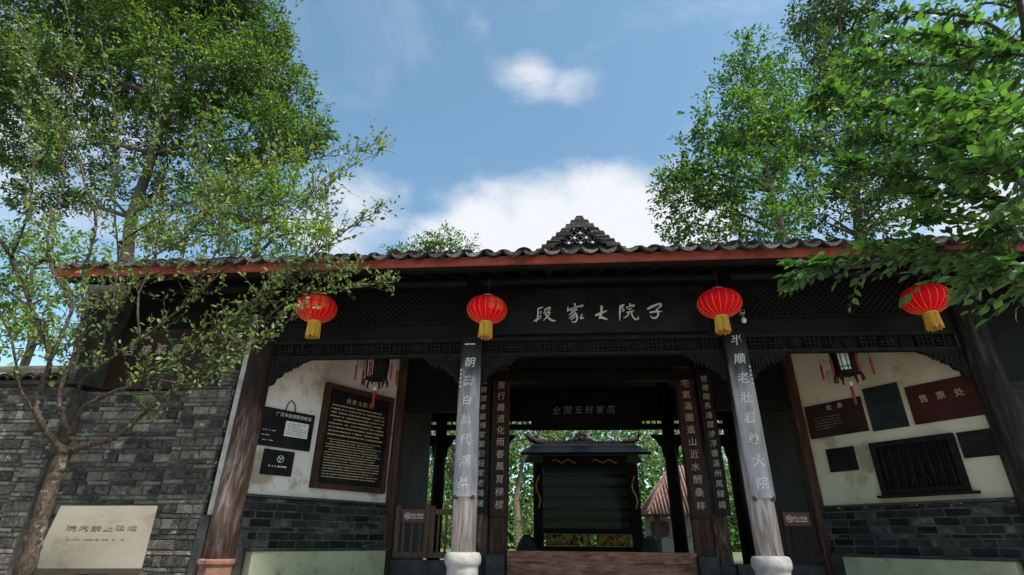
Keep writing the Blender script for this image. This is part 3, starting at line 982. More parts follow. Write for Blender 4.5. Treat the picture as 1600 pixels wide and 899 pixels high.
PITCHX = .232
cover_mesh = []
for s in range(3):
    me = arc_tile(.124 + .006 * s, .019, .24, R(52), 8, 1, .92, 2 + (s % 2)).mesh('cover_tile')
    me.materials.append(M['tile'])
    cover_mesh.append(me)
pan_mesh = arc_tile(.125, .016, .24, R(60), 8, -1, .95, 2).mesh('pan_tile')
pan_mesh.materials.append(M['tile'])
drip = MB()                                                 # crescent end plate of a pan tile
top = [(math.sin(a) * .112, 0, -(math.cos(a) * .112 - .125) - .012) for a in np.linspace(-R(56), R(56), 9)]
low = [(p[0] * 1.0, 0, p[2] + .012 + .03 * math.cos(p[0] / .1 * 1.3)) for p in top]
drip.strip(top, low, (0, .014, 0))
drip_mesh = drip.mesh('drip_tile')
drip_mesh.materials.append(M['tile_drip'])
slope_rot = Matrix.Rotation(math.atan(SL), 4, 'X')
r = random.Random(5)
x = RX0 + .12
k = 0
field = MB()
while x < RX1 - .06:
    j = lambda s: r.uniform(-s, s)
    for row in range(2):
        y = EAVE_Y - .10 + row * .16
        z = EAVE_Z + (y - EAVE_Y) * SL
        W = Matrix.Translation((x + j(.016), y + j(.03), z + .070 + j(.012) + row * .012)) @ slope_rot @ Matrix.Rotation(j(.13), 4, 'Y') @ Matrix.Rotation(j(.09), 4, 'Z')
        link('cover_tile', r.choice(cover_mesh), roof, W)
        W = Matrix.Translation((x + PITCHX / 2 + j(.01), y - .025 + j(.012), z - .03 + j(.006) + row * .012)) @ slope_rot @ Matrix.Rotation(j(.04), 4, 'Y')
        link('pan_tile', pan_mesh, roof, W)
        if row == 0:
            p = link('drip_tile', drip_mesh, roof, Matrix.Translation((x + PITCHX / 2 + j(.01), y - .062, z - .03 + j(.006))) @ Matrix.Rotation(j(.16), 4, 'Y') @ Matrix.Rotation(.25, 4, 'X'))
    y = EAVE_Y + .2                                         # the rest of the slope, joined
    while y < RIDGE_Y - .05:
        z = EAVE_Z + (y - EAVE_Y) * SL
        for (cx, dz, up, rr) in ((x, .095, 1, .112), (x + PITCHX / 2, -.02, -1, .12)):
            aa = np.linspace(-R(60), R(60), 5)
            b = len(field.v)
            for (yy, lift) in ((0, .018), (.2, .018 - .0)):
                for a in aa:
                    field.v.append((cx + j(.004) + math.sin(a) * rr, y + yy, z + yy * SL + dz + (math.cos(a) * rr - rr) * up + (lift if yy == 0 else 0)))
            for i in range(4):
                field.f.append((b + i, b + i + 1, b + 5 + i + 1, b + 5 + i))
        y += .17
    y = RIDGE_Y + .02                                       # back slope, coarse
    for (cx, dz, up, rr) in ((x, .095, 1, .112), (x + PITCHX / 2, -.02, -1, .12)):
        aa = np.linspace(-R(60), R(60), 5)
        b = len(field.v)
        for (yy, zz) in ((RIDGE_Y, RIDGE_Z), (BACK_Y + .1, 4.06)):
            for a in aa:
                field.v.append((cx + math.sin(a) * rr, yy, zz + dz + (math.cos(a) * rr - rr) * up))
        for i in range(4):
            field.f.append((b + i, b + i + 1, b + 5 + i + 1, b + 5 + i))
    x += PITCHX
    k += 1
tag(field.build('tile_field', 'tile', roof), None, None, kind='stuff')
rd = MB().box(RX0, RX1, RIDGE_Y - .09, RIDGE_Y + .09, RIDGE_Z - .05, RIDGE_Z + .2).build('ridge', 'tile', roof)
# stepped ornament on the ridge
OY = 9.36
ocx = px(905, 345, OY).x
oz0, oz1 = 5.80, px(905, 341, OY).z
orn = MB().prism([(ocx - .8, OY, oz0), (ocx + .8, OY, oz0), (ocx + .07, OY, oz1 - .12), (ocx - .07, OY, oz1 - .12)], (0, .06, 0)).build('ridge_ornament', 'black_wood2', hall)
nst = 10
sh = (oz1 - oz0) / (nst + .0)
for i in range(nst):
    zb = oz0 + i * sh
    half = .98 - i * (.98 - .085) / (nst - 1)
    for t in range(3):
        za, zc = zb + t * sh / 3, zb + (t + 1) * sh / 3 - .006
        hh = half + (.012, 0, -.01)[t] + r.uniform(-.008, .008)
        if i >= nst - 3:
            MB().box(ocx - hh, ocx + hh, OY - .10, OY + .12, za, zc).build('tile', 'tile', orn)
        else:
            iw = .27 if i < 6 else .20
            for s in (-1, 1):
                a, b = sorted((ocx + s * hh, ocx + s * max(hh - iw, .03)))
                MB().box(a, b, OY - .10 + r.uniform(-.01, .01), OY + .12, za, zc).build('tile', 'tile', orn)
dxn, dzn = .118, (oz1 - oz0) * .122
nodes = {}
for row in range(5):
    for q in range(row + 1):
        nodes[(row, q)] = (ocx + (q - row / 2) * 2 * dxn * 1.0, oz1 - .17 - row * dzn)
for (row, q), (nx, nz) in nodes.items():
    MB().lathe((nx, OY - .06, nz), [(.004, -.03), (.024, -.018), (.028, 0), (.022, .02), (.004, .03)], 7).build('mortar_knob', 'white_mortar', orn)
    for nxt in ((row + 1, q), (row + 1, q + 1)):
        if nxt in nodes:
            bx, bz = nodes[nxt]
            for s in (-1, 1):
                dx, dz = bx - nx, bz - nz
                pts = []
                for t in np.linspace(0, 1, 7):
                    o = math.sin(math.pi * t) * .034 * s
                    ll = math.hypot(dx, dz)
                    pts.append(Vector((nx + dx * t - dz / ll * o, OY - .055, nz + dz * t + dx / ll * o)))
                up2 = [p + Vector((0, 0, .009)) for p in pts]
                MB().strip(pts, up2, (0, .05, 0)).build('tile_arc', 'tile_edge', orn)

# ticket window in the right splayed wall
W0, U0, N0 = splay(1)
def swall(p):                                               # distance along the right wall of a world point
    return (Vector((p[0], p[1], 0)) - W0).dot(U0)


def box_on(sx, s0, s1, z0, z1, d0, d1, name, mat, parent, bevel=0.0):
    p0, u, n = splay(sx)
    return MB().obox(p0 + u * (s0 + s1) / 2 + n * (d0 + d1) / 2 + ZUP * (z0 + z1) / 2, u, n, ZUP, abs(s1 - s0), abs(d1 - d0), abs(z1 - z0)).build(name, mat, parent, bevel=bevel)


win = box_on(1, .44, 1.48, 1.36, 2.06, .002, .012, 'ticket_window', 'black_wood', hall)
for a, b, c, d in ((.44, .515, 1.36, 2.06), (1.405, 1.48, 1.36, 2.06)):
    box_on(1, a, b, c, d, .013, .07, 'frame', 'black_wood2', win, .006)
box_on(1, .516, 1.404, 1.985, 2.06, .013, .07, 'frame', 'black_wood2', win, .006)
box_on(1, .516, 1.404, 1.36, 1.43, .013, .07, 'frame', 'black_wood2', win, .006)
for i in range(8):
    s = .56 + i * .1135
    MB().tube([onwall(1, s, 1.43, .045), onwall(1, s, 1.985, .045)], .021, 8).build('bar', 'black_wood2', win, True)
pts = [onwall(1, .94 + .11 * math.cos(a), 1.44 + .19 * math.sin(a), .072) for a in np.linspace(0, math.pi, 9)]
MB().tube(pts, .012, 6).build('hatch_arch', 'black_wood2', win, True)
box_on(1, .36, 1.52, 1.325, 1.357, .0, .13, 'sill', 'black_wood2', win, .006)
# ------------------------------------------------------------------ boards, couplets, signs
XR = Vector((1, 0, 0))


def wall_board(sx, s0, s1, z0, z1, name, label, cat, mat, frame=None, th=.03, fw=.05, fmat='brown_wood', fth=.05, group=None):
    p0, u, n = splay(sx)
    c = onwall(sx, (s0 + s1) / 2, (z0 + z1) / 2, 0)
    b = thing(name, label, cat, tuple(c - ZUP * (z1 - z0) / 2), group)
    box_on(sx, s0, s1, z0, z1, .004, th, 'panel', mat, b, .004)
    if frame:
        lo, hi = min(s0, s1), max(s0, s1)
        for a, bb, z2, z3 in ((lo, lo + fw, z0, z1), (hi - fw, hi, z0, z1), (lo + fw + .001, hi - fw - .001, z1 - fw, z1), (lo + fw + .001, hi - fw - .001, z0, z0 + fw)):
            box_on(sx, a, bb, z2, z3, th + .001, th + fth, 'frame', fmat, b, .008)
    right = u if sx < 0 else -u
    return b, right


# name board over the main door
nb = thing('name_board', 'long black name board with five silver brush characters over the main door', 'sign', (AX, 6.9, 3.30))
MB().box(AX - 1.46, AX + 1.46, 6.88, 6.94, 3.31, 3.98).build('panel', 'board_black', nb, bevel=.006)
BIG = [[(14, [(120, 208), (150, 192), (190, 184)]), (16, [(130, 215), (124, 300), (108, 376)]), (11, [(168, 232), (150, 268)]), (11, [(138, 302), (170, 292)]), (15, [(78, 362), (120, 338), (165, 318)]),
        (14, [(205, 215), (245, 198), (276, 188), (272, 222)]), (12, [(226, 202), (210, 240), (190, 262)]), (12, [(262, 205), (250, 240), (222, 262)]), (14, [(205, 268), (268, 250), (242, 302), (188, 356)]), (19, [(214, 276), (256, 328), (298, 358), (340, 360)])],
       [(19, [(520, 138), (530, 172)]), (14, [(442, 184), (432, 246)]), (13, [(434, 236), (480, 206), (560, 182), (622, 166), (598, 198)]), (12, [(468, 238), (548, 214), (505, 254)]), (12, [(508, 236), (474, 270), (446, 292)]),
        (17, [(518, 254), (540, 290), (542, 346), (516, 380), (474, 370)]), (14, [(522, 272), (482, 304), (448, 332)]), (12, [(526, 302), (494, 330), (468, 352)]), (13, [(606, 278), (592, 308), (578, 340)]), (15, [(584, 338), (626, 324)])],
       [(23, [(722, 296), (790, 266), (868, 234)]), (25, [(806, 168), (800, 240), (784, 304), (768, 338)]), (21, [(770, 318), (815, 326), (868, 352)])],
       [(14, [(1002, 168), (1032, 160), (1010, 200), (1030, 232), (1000, 246)]), (19, [(996, 162), (982, 230), (970, 358)]), (17, [(1102, 142), (1110, 172)]), (13, [(1068, 186), (1060, 210)]), (13, [(1066, 192), (1152, 166), (1134, 194)]),
        (12, [(1078, 222), (1122, 206)]), (13, [(1056, 262), (1148, 236)]), (13, [(1092, 262), (1062, 302), (1014, 332)]), (17, [(1116, 252), (1120, 302), (1150, 346), (1188, 340), (1182, 308)])],
       [(22, [(1268, 216), (1340, 180), (1424, 150), (1428, 182), (1370, 226)]), (19, [(1372, 218), (1390, 268), (1368, 322), (1320, 330), (1298, 300)]), (18, [(1292, 262), (1360, 250), (1438, 250)])]]
kk = .15 * .00775                                           # photo zoom units to metres on the board
for ch in BIG:
    xs = [p[0] for w, s in ch for p in s]
    ys = [p[1] for w, s in ch for p in s]
    mx, my = (min(xs) + max(xs)) / 2, (min(ys) + max(ys)) / 2
    ctr = px(820 + mx * .15, 450 + my * .15, 6.875)
    brush([(w * 1.15, [(p[0] - mx, p[1] - my) for p in s]) for w, s in ch], nb, (ctr.x, 6.878, ctr.z), XR, ZUP, kk, 'silver')

# curved couplet boards on the inner front columns
def column_couplet(x, text, label, small_side):
    c = thing('couplet_board', label, 'couplet board', (x, 6.85, 1.22), 'couplet boards on the front columns')
    r0, r1 = .178, .152
    aa = np.linspace(-R(54), R(54), 13)
    mb = MB()
    zs = [1.22, 1.6, 2.1, 2.6, 3.0, 3.27]
    for rr in (r0, r1):
        for z in zs:
            for a in aa:
                mb.v.append((x + rr * math.sin(a), 7 - rr * math.cos(a), z))
    n, m = len(aa), len(zs)
    for i in range(m - 1):
        for k in range(n - 1):
            q = i * n + k
            mb.f += [(q, q + 1, q + n + 1, q + n), (m * n + q, m * n + q + n, m * n + q + n + 1, m * n + q + 1)]
    for i in (0, m - 1):
        for k in range(n - 1):
            q = i * n + k
            mb.f.append((q, q + 1, m * n + q + 1, m * n + q))
    for k in (0, n - 1):
        for i in range(m - 1):
            q = i * n + k
            mb.f.append((q, q + n, m * n + q + n, m * n + q))
    mb.build('panel', 'couplet_worn', c, True)
    for s in (-1, 1):                                       # small iron feet under the board
        a = s * R(38)
        MB().obox((x + .17 * math.sin(a), 7 - .17 * math.cos(a), 1.215), (math.cos(a), math.sin(a), 0), (math.sin(a), -math.cos(a), 0), ZUP, .035, .035, .05).build('clip', 'wire', c)
    rr = random.Random(int(x * 7))
    for i, ch in enumerate(text):
        z = 3.15 - i * .252 - (.0 if i < 1 else 0)
        letter(ch, c, (x + rr.uniform(-.012, .012), 7 - r0 - .001, z), XR, ZUP, .15, 'pale_letter', shear=.14, rot=rr.uniform(0, .09), curve=r0, lift=.022 if ch == '一' else .003)
    for i in range(5):
        MB().obox((x + small_side * .115, 7 - math.sqrt(r0 ** 2 - .115 ** 2) - .002, 2.80 - i * .055), (1, small_side * .85, 0), (small_side * .8, -1, 0), ZUP, .02, .004, .03).build('seal_mark', 'pale_letter', c)


column_couplet(AX - XI, '一朝壽百萬代鴻基', 'grey weathered couplet board on the column between picket gate and main door', -1)
column_couplet(AX + XI, '半順老壯君尊大院', 'worn couplet board on the column beneath the security camera, split at the bottom', 1)


def flat_couplet(x, y, w, z0, z1, text, mat, lmat, label, size):
    c = thing('couplet_board', label, 'couplet board', (x, y, z0), 'couplet boards beside the main door')
    MB().box(x - w / 2, x + w / 2, y, y + .035, z0, z1).build('panel', mat, c, bevel=.006)
    p = (z1 - z0 - .16) / len(text)
    rr = random.Random(int(x * 9))
    for i, ch in enumerate(text):
        letter(ch, c, (x, y - .002, z1 - .08 - (i + .5) * p), XR, ZUP, size, lmat, shear=.1, rot=rr.uniform(0, .06), lift=.004)


flat_couplet(AX - 1.55, 9.07, .30, 1.08, 3.36, '景行義道化雨春風育棟樑', 'couplet_brown', 'tan_letter', 'brown couplet board on the jamb nearer the picket gates with two leaves', .14)
flat_couplet(AX + 1.57, 9.07, .30, 1.08, 3.36, '宅氣滿園進山近水酬桑梓', 'couplet_brown', 'tan_letter', 'brown couplet board on the door jamb nearer the ticket window', .14)
flat_couplet(AX - 1.86, 9.10, .24, 1.12, 3.42, '勤耕讀孝義傳家繁衍段家老鴻緒', 'couplet_dark', 'tan_letter', 'narrow dark couplet board half hidden behind the grey front column', .115)
flat_couplet(AX + 1.90, 9.10, .24, 1.12, 3.42, '楚德間長遠跋涉浮雲漢州馬驛繩', 'couplet_dark', 'tan_letter', 'narrow dark couplet board between brown jamb board and ticket side column', .115)

# board at the back of the hall
hb = thing('honour_board', 'dark board with six dim characters high at the back of the hall', 'sign', (.75, 12.7, 3.12))
MB().box(-.55, 2.0, 12.62, 12.69, 3.10, 3.92).build('panel', 'board_black', hb)
for i, ch in enumerate('全国五好家庭'):
    p = px(870 + i * 17.0, 641 - i * .3, 12.6)
    letter(ch, hb, (p.x, 12.616, p.z), XR, ZUP, .2, 'tan_letter', shear=.12)

# dark red board on the upper wall of the outer bay
sb = thing('heritage_board', 'dark red-brown board with white characters seen through the small tree', 'sign', (-5.6, 7.25, 2.72))
MB().box(-6.62, -4.74, 7.23, 7.295, 2.68, 3.62).build('panel', 'board_brown', sb, bevel=.01)
for i, ch in enumerate('大店建築得竹師'):
    p = px(178 + i * 24.5, 548 - i * .6, 7.22)
    letter(ch, sb, (p.x, 7.228, p.z), XR, ZUP, .17, 'tan_letter', shear=.22)

# left splayed wall
big, rt = wall_board(-1, .97, 2.28, 1.40, 2.93, 'notice_board', 'tall framed black notice board with rows of gold text on white wall', 'notice board', 'board_black', True, .04, .075)
cc = onwall(-1, 1.625, 0, .041)
for i, ch in enumerate('段家大院子'):
    letter(ch, big, cc + rt * ((i - 2) * .105) + ZUP * 2.72, rt, ZUP, .085, 'gold_letter')
tiny_rows(big, cc + ZUP * 2.40, rt, ZUP, 1.02, .50, 9, 'gold_letter', 4, hfrac=.42)
tiny_rows(big, cc + ZUP * 1.84, rt, ZUP, 1.02, .58, 15, 'gold_letter', 9, hfrac=.40, gapp=.08)

s1, rt = wall_board(-1, .02, .88, 1.885, 2.405, 'service_sign', 'black hanging sign with a white paper sheet pasted on it', 'sign', 'board_black', None, .03)
for i, ch in enumerate('广汉市旅游服务电话'):
    letter(ch, s1, onwall(-1, .30 + i * .062, 2.335, .031), rt, ZUP, .06, 'pale_letter')
pp = box_on(-1, .44, .80, 2.05, 2.26, .031, .034, 'paper_sheet', 'paper', s1)
tiny_rows(pp, onwall(-1, .62, 2.155, .0345), rt, ZUP, .32, .17, 7, 'paper_ink', 3, .4, hfrac=.45, lift=.002)
tiny_rows(s1, onwall(-1, .25, 2.03, .031), rt, ZUP, .26, .20, 3, 'pale_letter', 7, .5, hfrac=.2, gapp=.4)
MB().tube([onwall(-1, .40, 2.40, .03), onwall(-1, .42, 2.50, .03), onwall(-1, .47, 2.56, .02), onwall(-1, .53, 2.50, .03), onwall(-1, .55, 2.40, .03)], .008, 6).build('hanger', 'wire', s1)
s2, rt = wall_board(-1, .21, .66, 1.52, 1.85, 'small_plaque', 'small square black plaque with a round white emblem, under the service sign', 'sign', 'board_black', None, .03)
ec = onwall(-1, .46, 1.735, .031)
MB().tube([ec + rt * (.045 * math.cos(a)) + ZUP * (.045 * math.sin(a)) for a in np.linspace(0, 2 * math.pi, 17)], .005, 5).build('emblem_ring', 'pale_letter', s2)
for a in (.6, 2.5, 4.3):
    MB().obox(ec + rt * .015 * math.cos(a) + ZUP * .015 * math.sin(a), rt * math.cos(a) + ZUP * math.sin(a), ZUP * math.cos(a) - rt * math.sin(a), rt.cross(ZUP), .045, .012, .004).build('emblem_mark', 'pale_letter', s2)
tiny_rows(s2, onwall(-1, .43, 1.635, .031), rt, ZUP, .26, .035, 1, 'pale_letter', 5, hfrac=.6)

# right splayed wall
t1, rt = wall_board(1, .03, .83, 2.225, 2.74, 'ticket_sign', 'dark red plaque with three gold characters above the barred window', 'sign', 'board_red', None, .03)
for i, ch in enumerate('售票处'):
    letter(ch, t1, onwall(1, .64 - i * .21, 2.545, .031), rt, ZUP, .11, 'gold_letter', rot=.05)
t2, rt = wall_board(1, .905, 1.385, 2.22, 2.835, 'certificate_plaque', 'slate grey upright plaque between the brown notice and the red plaque', 'sign', 'board_slate', None, .03)
for z, h in ((2.62, .1), (2.36, .06)):
    tiny_rows(t2, onwall(1, 1.145, z, .031), rt, ZUP, .26, h, 2, 'board_black', 5, hfrac=.6)
t3, rt = wall_board(1, 1.44, 2.33, 2.24, 2.745, 'price_notice', 'dark brown notice with two pale characters beside the slate plaque', 'sign', 'board_brown', None, .03)
for i, ch in enumerate('公示'):
    letter(ch, t3, onwall(1, 1.93 - i * .17, 2.665, .031), rt, ZUP, .085, 'pale_letter')
tiny_rows(t3, onwall(1, 2.0, 2.45, .031), rt, ZUP, .42, .20, 5, 'tan_letter', 8, .5, hfrac=.14, gapp=.3)
t4, rt = wall_board(1, 1.72, 2.14, 1.725, 2.06, 'square_plaque', 'small square black plaque under the brown notice', 'sign', 'board_black', None, .03)
tiny_rows(t4, onwall(1, 1.93, 1.9, .031), rt, ZUP, .2, .04, 1, 'board_slate', 5, hfrac=.6)
t5, rt = wall_board(1, .0, .405, 1.74, 2.055, 'opening_plaque', 'small black plaque between barred window and the dark end column', 'sign', 'board_black', None, .03)
tiny_rows(t5, onwall(1, .2, 1.95, .031), rt, ZUP, .2, .05, 1, 'board_slate', 6, hfrac=.6)

# stone benches against the dadoes
for sx, lab in ((-1, 'green stone bench front below the framed notice board'), (1, 'green stone bench front below the barred ticket window')):
    p0, u, n = splay(sx)
    a, b = (.20, 2.28) if sx < 0 else (.18, 2.12)
    bn = thing('stone_bench', lab, 'bench', tuple(p0 + u * (a + b) / 2 + n * .2 + ZUP * FLOOR), 'stone benches in the porch')
    box_on(sx, a, b, FLOOR, .592, .085, .26, 'front_slab', 'stone_green', bn, .01)
    box_on(sx, a - .03, b + .03, .595, .628, .065, .285, 'seat_slab', 'dark_stone', bn, .008)

# ------------------------------------------------------------------ picket gates and their signs
def picket_gate(x0, x1, y, z0, z1, n, label, mat='gate_wood'):
    g = thing('picket_gate', label, 'gate', ((x0 + x1) / 2, y, z0), 'low wooden gates in the side doors')
    for x in (x0, x1 - .075):
        MB().box(x, x + .075, y - .03, y + .03, z0, z1 + .04).build('stile', mat, g, bevel=.008)
    for z in (z0, z1 - .09):
        MB().box(x0 + .076, x1 - .076, y - .022, y + .022, z, z + .085).build('rail', mat, g, bevel=.006)
    for i in range(n):
        x = x0 + .075 + (x1 - x0 - .15) * (i + .5) / n
        MB().box(x - .016, x + .016, y - .014, y + .014, z0 + .086, z1 - .091).build('picket', mat, g)
    return g


picket_gate(-2.55, -2.0, 9.06, .49, 1.19, 3, 'brown picket gate leaf carrying the red sign, hinged beside the white wall')
picket_gate(-1.995, -1.36, 9.06, .49, 1.19, 4, 'brown picket gate leaf without a sign, next to the grey column')
picket_gate(3.36, 3.93, 9.06, .49, 1.19, 4, 'dark picket gate leaf in the side door near the ticket window', 'couplet_brown')
for (x0, x1, lab) in ((-2.44, -2.07, 'small red no-smoking sign on the brown two-leaf gate'), (3.38, 3.76, 'small red no-smoking sign on the dark gate near the ticket window')):
    zt = 1.17
    sg = thing('no_smoking_sign', lab, 'sign', ((x0 + x1) / 2, 9.0, .98), 'no-smoking signs on the gates')
    MB().box(x0, x1, 9.005, 9.018, .985, zt).build('plate', 'sign_red', sg)
    c = Vector((x0 + .085, 9.003, 1.08))
    MB().tube([c + Vector((.043 * math.cos(a), 0, .043 * math.sin(a))) for a in np.linspace(0, 2 * math.pi, 15)], .0065, 5).build('ban_ring', 'sign_white', sg)
    MB().tube([c + Vector((-.03, 0, .03)), c + Vector((.03, 0, -.03))], .006, 5).build('ban_bar', 'sign_white', sg)
    MB().obox(c, (1, 0, .3), (0, 1, 0), (-.3, 0, 1), .045, .004, .012).build('cigarette', 'sign_white', sg)
    for i, ch in enumerate('禁止吸烟'):
        letter(ch, sg, (x0 + .165 + i * .05, 9.004, 1.093), XR, ZUP, .05, 'sign_white')
    tiny_rows(sg, (x0 + .24, 9.004, 1.048), XR, ZUP, .2, .03, 1, 'sign_white', 3, 0, hfrac=.55, lift=.002)

# ------------------------------------------------------------------ red lanterns
def red_lantern(label, loc, cord, chars):
    L = thing('red_lantern', label, 'lantern', (0, 0, 0), 'red lanterns hanging under the eave')
    a, b = .262, .188
    n = 96
    ribs = 20
    mb = MB()
    prof = [(math.cos(t), math.sin(t)) for t in np.linspace(-R(74), R(74), 19)]
    for (cr, sr) in prof:
        for k in range(n):
            q = 2 * math.pi * k / n
            w = 1 - .012 * abs(math.cos(q * ribs / 2)) ** 6
            mb.v.append((a * cr * w * math.cos(q), a * cr * w * math.sin(q), b * sr))
    for i in range(len(prof) - 1):
        for k in range(n):
            k2 = (k + 1) % n
            mb.f.append((i * n + k, i * n + k2, (i + 1) * n + k2, (i + 1) * n + k))
    mb.build('shade', 'lantern_red', L, True)
    for i in range(ribs):
        q = 2 * math.pi * (i + .5) / ribs
        pts = [(a * 1.0 * math.cos(t) * math.cos(q), a * 1.0 * math.cos(t) * math.sin(q), b * 1.0 * math.sin(t)) for t in np.linspace(-R(74), R(74), 13)]
        MB().tube(pts, .0018, 4).build('rib', 'lantern_gold', L)
    MB().lathe((0, 0, b * .95), [(.076, 0), (.08, .012), (.074, .026), (.03, .03), (.018, .05), (.01, .055)], 18).build('top_cap', 'lantern_gold', L, True)
    MB().lathe((0, 0, -b * .95 - .03), [(.07, 0), (.082, .012), (.078, .03)], 18).build('bottom_cap', 'lantern_gold', L, True)
    fr = MB()
    rr = random.Random(len(label))
    for ring, nn in ((.078, 46), (.055, 26)):
        for i in range(nn):
            q = 2 * math.pi * i / nn
            l = rr.uniform(.17, .205)
            e = ring + rr.uniform(-.004, .012)
            pts = [(ring * math.cos(q), ring * math.sin(q), -b * .95 - .02), (ring * 1.04 * math.cos(q), ring * 1.04 * math.sin(q), -b * .95 - .02 - l * .5), (e * math.cos(q), e * math.sin(q), -b * .95 - .02 - l)]
            fr.tube(pts, .0055, 4)
    fr.build('fringe', 'fringe', L)
    MB().tube([(0, 0, b + .02), (0.003, 0, b + .03 + cord * .5), (0, 0, b + .03 + cord)], .0035, 5).build('cord', 'wire', L)
    if chars:                                               # gold print wrapped on the silk
        for ci, ch in enumerate(chars):
            v, f = glyph(ch)
            q0 = R(-90) + R(26 if ci % 2 == 0 else 50)
            z0 = .055 if ci < 2 else -.03
            out = []
            for lay_ in (1.006, .997):
                for (x, y, _) in v:
                    z = z0 + y * .085
                    t = math.asin(max(-1, min(1, z / b)))
                    rad = a * math.cos(t) * lay_
                    q = q0 + x * .10 / (a * math.cos(t))
                    out.append((rad * math.cos(q), rad * math.sin(q), z))
            me = bpy.data.meshes.new('character')
            me.from_pydata(out[:len(v)], [], f)
            me.materials.append(M['print_gold'])
            link('character', me, L)
    rr = random.Random(int(loc[0] * 100))
    L.rotation_euler = (rr.uniform(-.03, .03), rr.uniform(-.05, .05), rr.uniform(-.12, .12))
    k = rr.uniform(.97, 1.03)
    L.scale = (k, k, rr.uniform(.96, 1.03))
    L.location = loc
    return L


RIBZ = EAVE_Z + (6.3 - EAVE_Y) * SL - .1
LZ = [3.50, 3.43, 3.45, 3.45]
LXS = [px(495, 481, 6.3).x, px(761, 485, 6.3).x, px(1124, 474, 6.3).x, px(1446, 468, 6.3).x]
labs = ['red lantern half covered by the small tree\'s twigs, over the outer porch column', 'red lantern with gold print hanging before the grey couplet column',
        'plain red lantern without print, beside the security camera', 'red lantern close below the broad leaves, above the ticket sign']
for i in range(4):
    red_lantern(labs[i], (LXS[i], 6.3, LZ[i]), RIBZ - LZ[i] - .19, (None if i == 2 else '湖家吉安'))

# ------------------------------------------------------------------ palace lanterns
def palace_lantern(label, loc):
    P = thing('palace_lantern', label, 'lantern', (0, 0, 0), 'dark wooden palace lanterns in the side bays')
    H = [(math.cos(i * math.pi / 3 + .52), math.sin(i * math.pi / 3 + .52)) for i in range(6)]
    for i in range(6):
        c, s = H[i]
        c2, s2 = H[(i + 1) % 6]
        MB().tube([(c * .115, s * .115, .10), (c * .13, s * .13, .42)], .012, 5).build('post', 'black_wood2', P)
        MB().tube([(c * .115, s * .115, .105), (c * .13, s * .13, .08), (c * .14, s * .14, .02), (c * .12, s * .12, 0)], [.012, .014, .012, .006], 5).build('foot', 'black_wood2', P)
        MB().tube([(c * .13, s * .13, .44), (c * .2, s * .2, .46), (c * .24, s * .24, .50), (c * .25, s * .25, .55)], [.016, .016, .012, .006], 5).build('horn', 'black_wood2', P)
        MB().tube([(c * .24, s * .24, .50), (c * .24, s * .24, .22)], [.003, .003], 4).build('tassel_cord', 'tassel_red', P)
        MB().tube([(c * .24, s * .24, .26), (c * .24, s * .24, .22), (c * .242, s * .242, .06)], [.008, .015, .012], 6).build('tassel', 'tassel_red', P)
        MB().prism([(c * .112, s * .112, .13), (c2 * .112, s2 * .112, .13), (c2 * .125, s2 * .125, .39), (c * .125, s * .125, .39)], (-(c + c2) * .002, -(s + s2) * .002, 0)).build('pane', 'lamp_pane' if i in (3,) else 'black_wood2', P)
        for t in (.3, .7):
            MB().tube([(c * .118 + (c2 - c) * .118 * t, s * .118 + (s2 - s) * .118 * t, .12), (c * .131 + (c2 - c) * .131 * t, s * .131 + (s2 - s) * .131 * t, .40)], .005, 4).build('pane_bar', 'black_wood2', P)
        for z, q in ((.17, .122), (.35, .133)):
            MB().tube([(c * q, s * q, z), (c2 * q, s2 * q, z)], .006, 4).build('pane_bar', 'black_wood2', P)
    MB().lathe((0, 0, 0), [(.10, .09), (.128, .095), (.128, .12), (.1, .125)], 6).build('lower_ring', 'black_wood2', P)
    MB().lathe((0, 0, 0), [(.12, .40), (.15, .41), (.15, .45), (.09, .50), (.05, .53), (.03, .56)], 6).build('canopy', 'black_wood2', P)
    MB().tube([(0, 0, .0), (0, 0, -.05)], .02, 8).build('tassel_knot', 'tan_letter', P)
    MB().tube([(0, 0, -.04), (0, 0, -.08), (0, 0, -.27)], [.012, .018, .014], 8).build('tassel', 'tassel_red', P)
    MB().tube([(0, 0, .55), (0, 0, .95)], .006, 5).build('chain', 'wire', P)
    P.scale = (1.22, 1.22, 1.12)
    P.location = loc
    return P


palace_lantern('dark wooden palace lantern with red tassels before the framed notice board', (px(588, 590, 7.3).x, 7.3, 2.70))
palace_lantern('dark wooden palace lantern with red tassels above the brown notice', (px(1325, 585, 7.3).x, 7.3, 2.70))

# ------------------------------------------------------------------ security camera on the beam
q = px(1160, 488, 6.85)
sc = thing('security_camera', 'small grey security camera on a bracket beside the plain red lantern', 'camera', (q.x, 6.85, q.z - .1))
MB().box(q.x - .03, q.x + .03, 6.84, 6.93, q.z - .02, q.z + .035).build('bracket', 'metal_grey', sc, bevel=.004)
MB().tube([(q.x - .005, 6.86, q.z - .02), (q.x - .003, 6.85, q.z - .06), (q.x - .01, 6.84, q.z - .085)], .012, 8).build('arm', 'metal_grey', sc, True)
MB().lathe((q.x - .008, 6.83, q.z - .165), [(.006, 0), (.026, .012), (.032, .035), (.028, .06), (.012, .085)], 14).build('housing', 'sign_white', sc, True)
MB().box(q.x - .02, q.x + .02, 6.832, 6.839, q.z - .008, q.z + .022).build('lens_plate', 'board_black', sc)

pts = []
for t in np.linspace(0, 1, 15):
    p = px(60 + 420 * t, 318 - 6 * t, 11.5)
    pts.append((p.x, 11.5, p.z - .12 * math.sin(math.pi * t)))
pts = [(pts[0][0] - 6, 11.5, pts[0][2] + .2)] + pts + [(pts[-1][0] + .4, 11.6, 5.2)]
tag(MB().tube(pts, .012, 5).build('overhead_cable', 'wire'), 'thin dark overhead cable crossing the treetops above the tiled eave', 'cable')

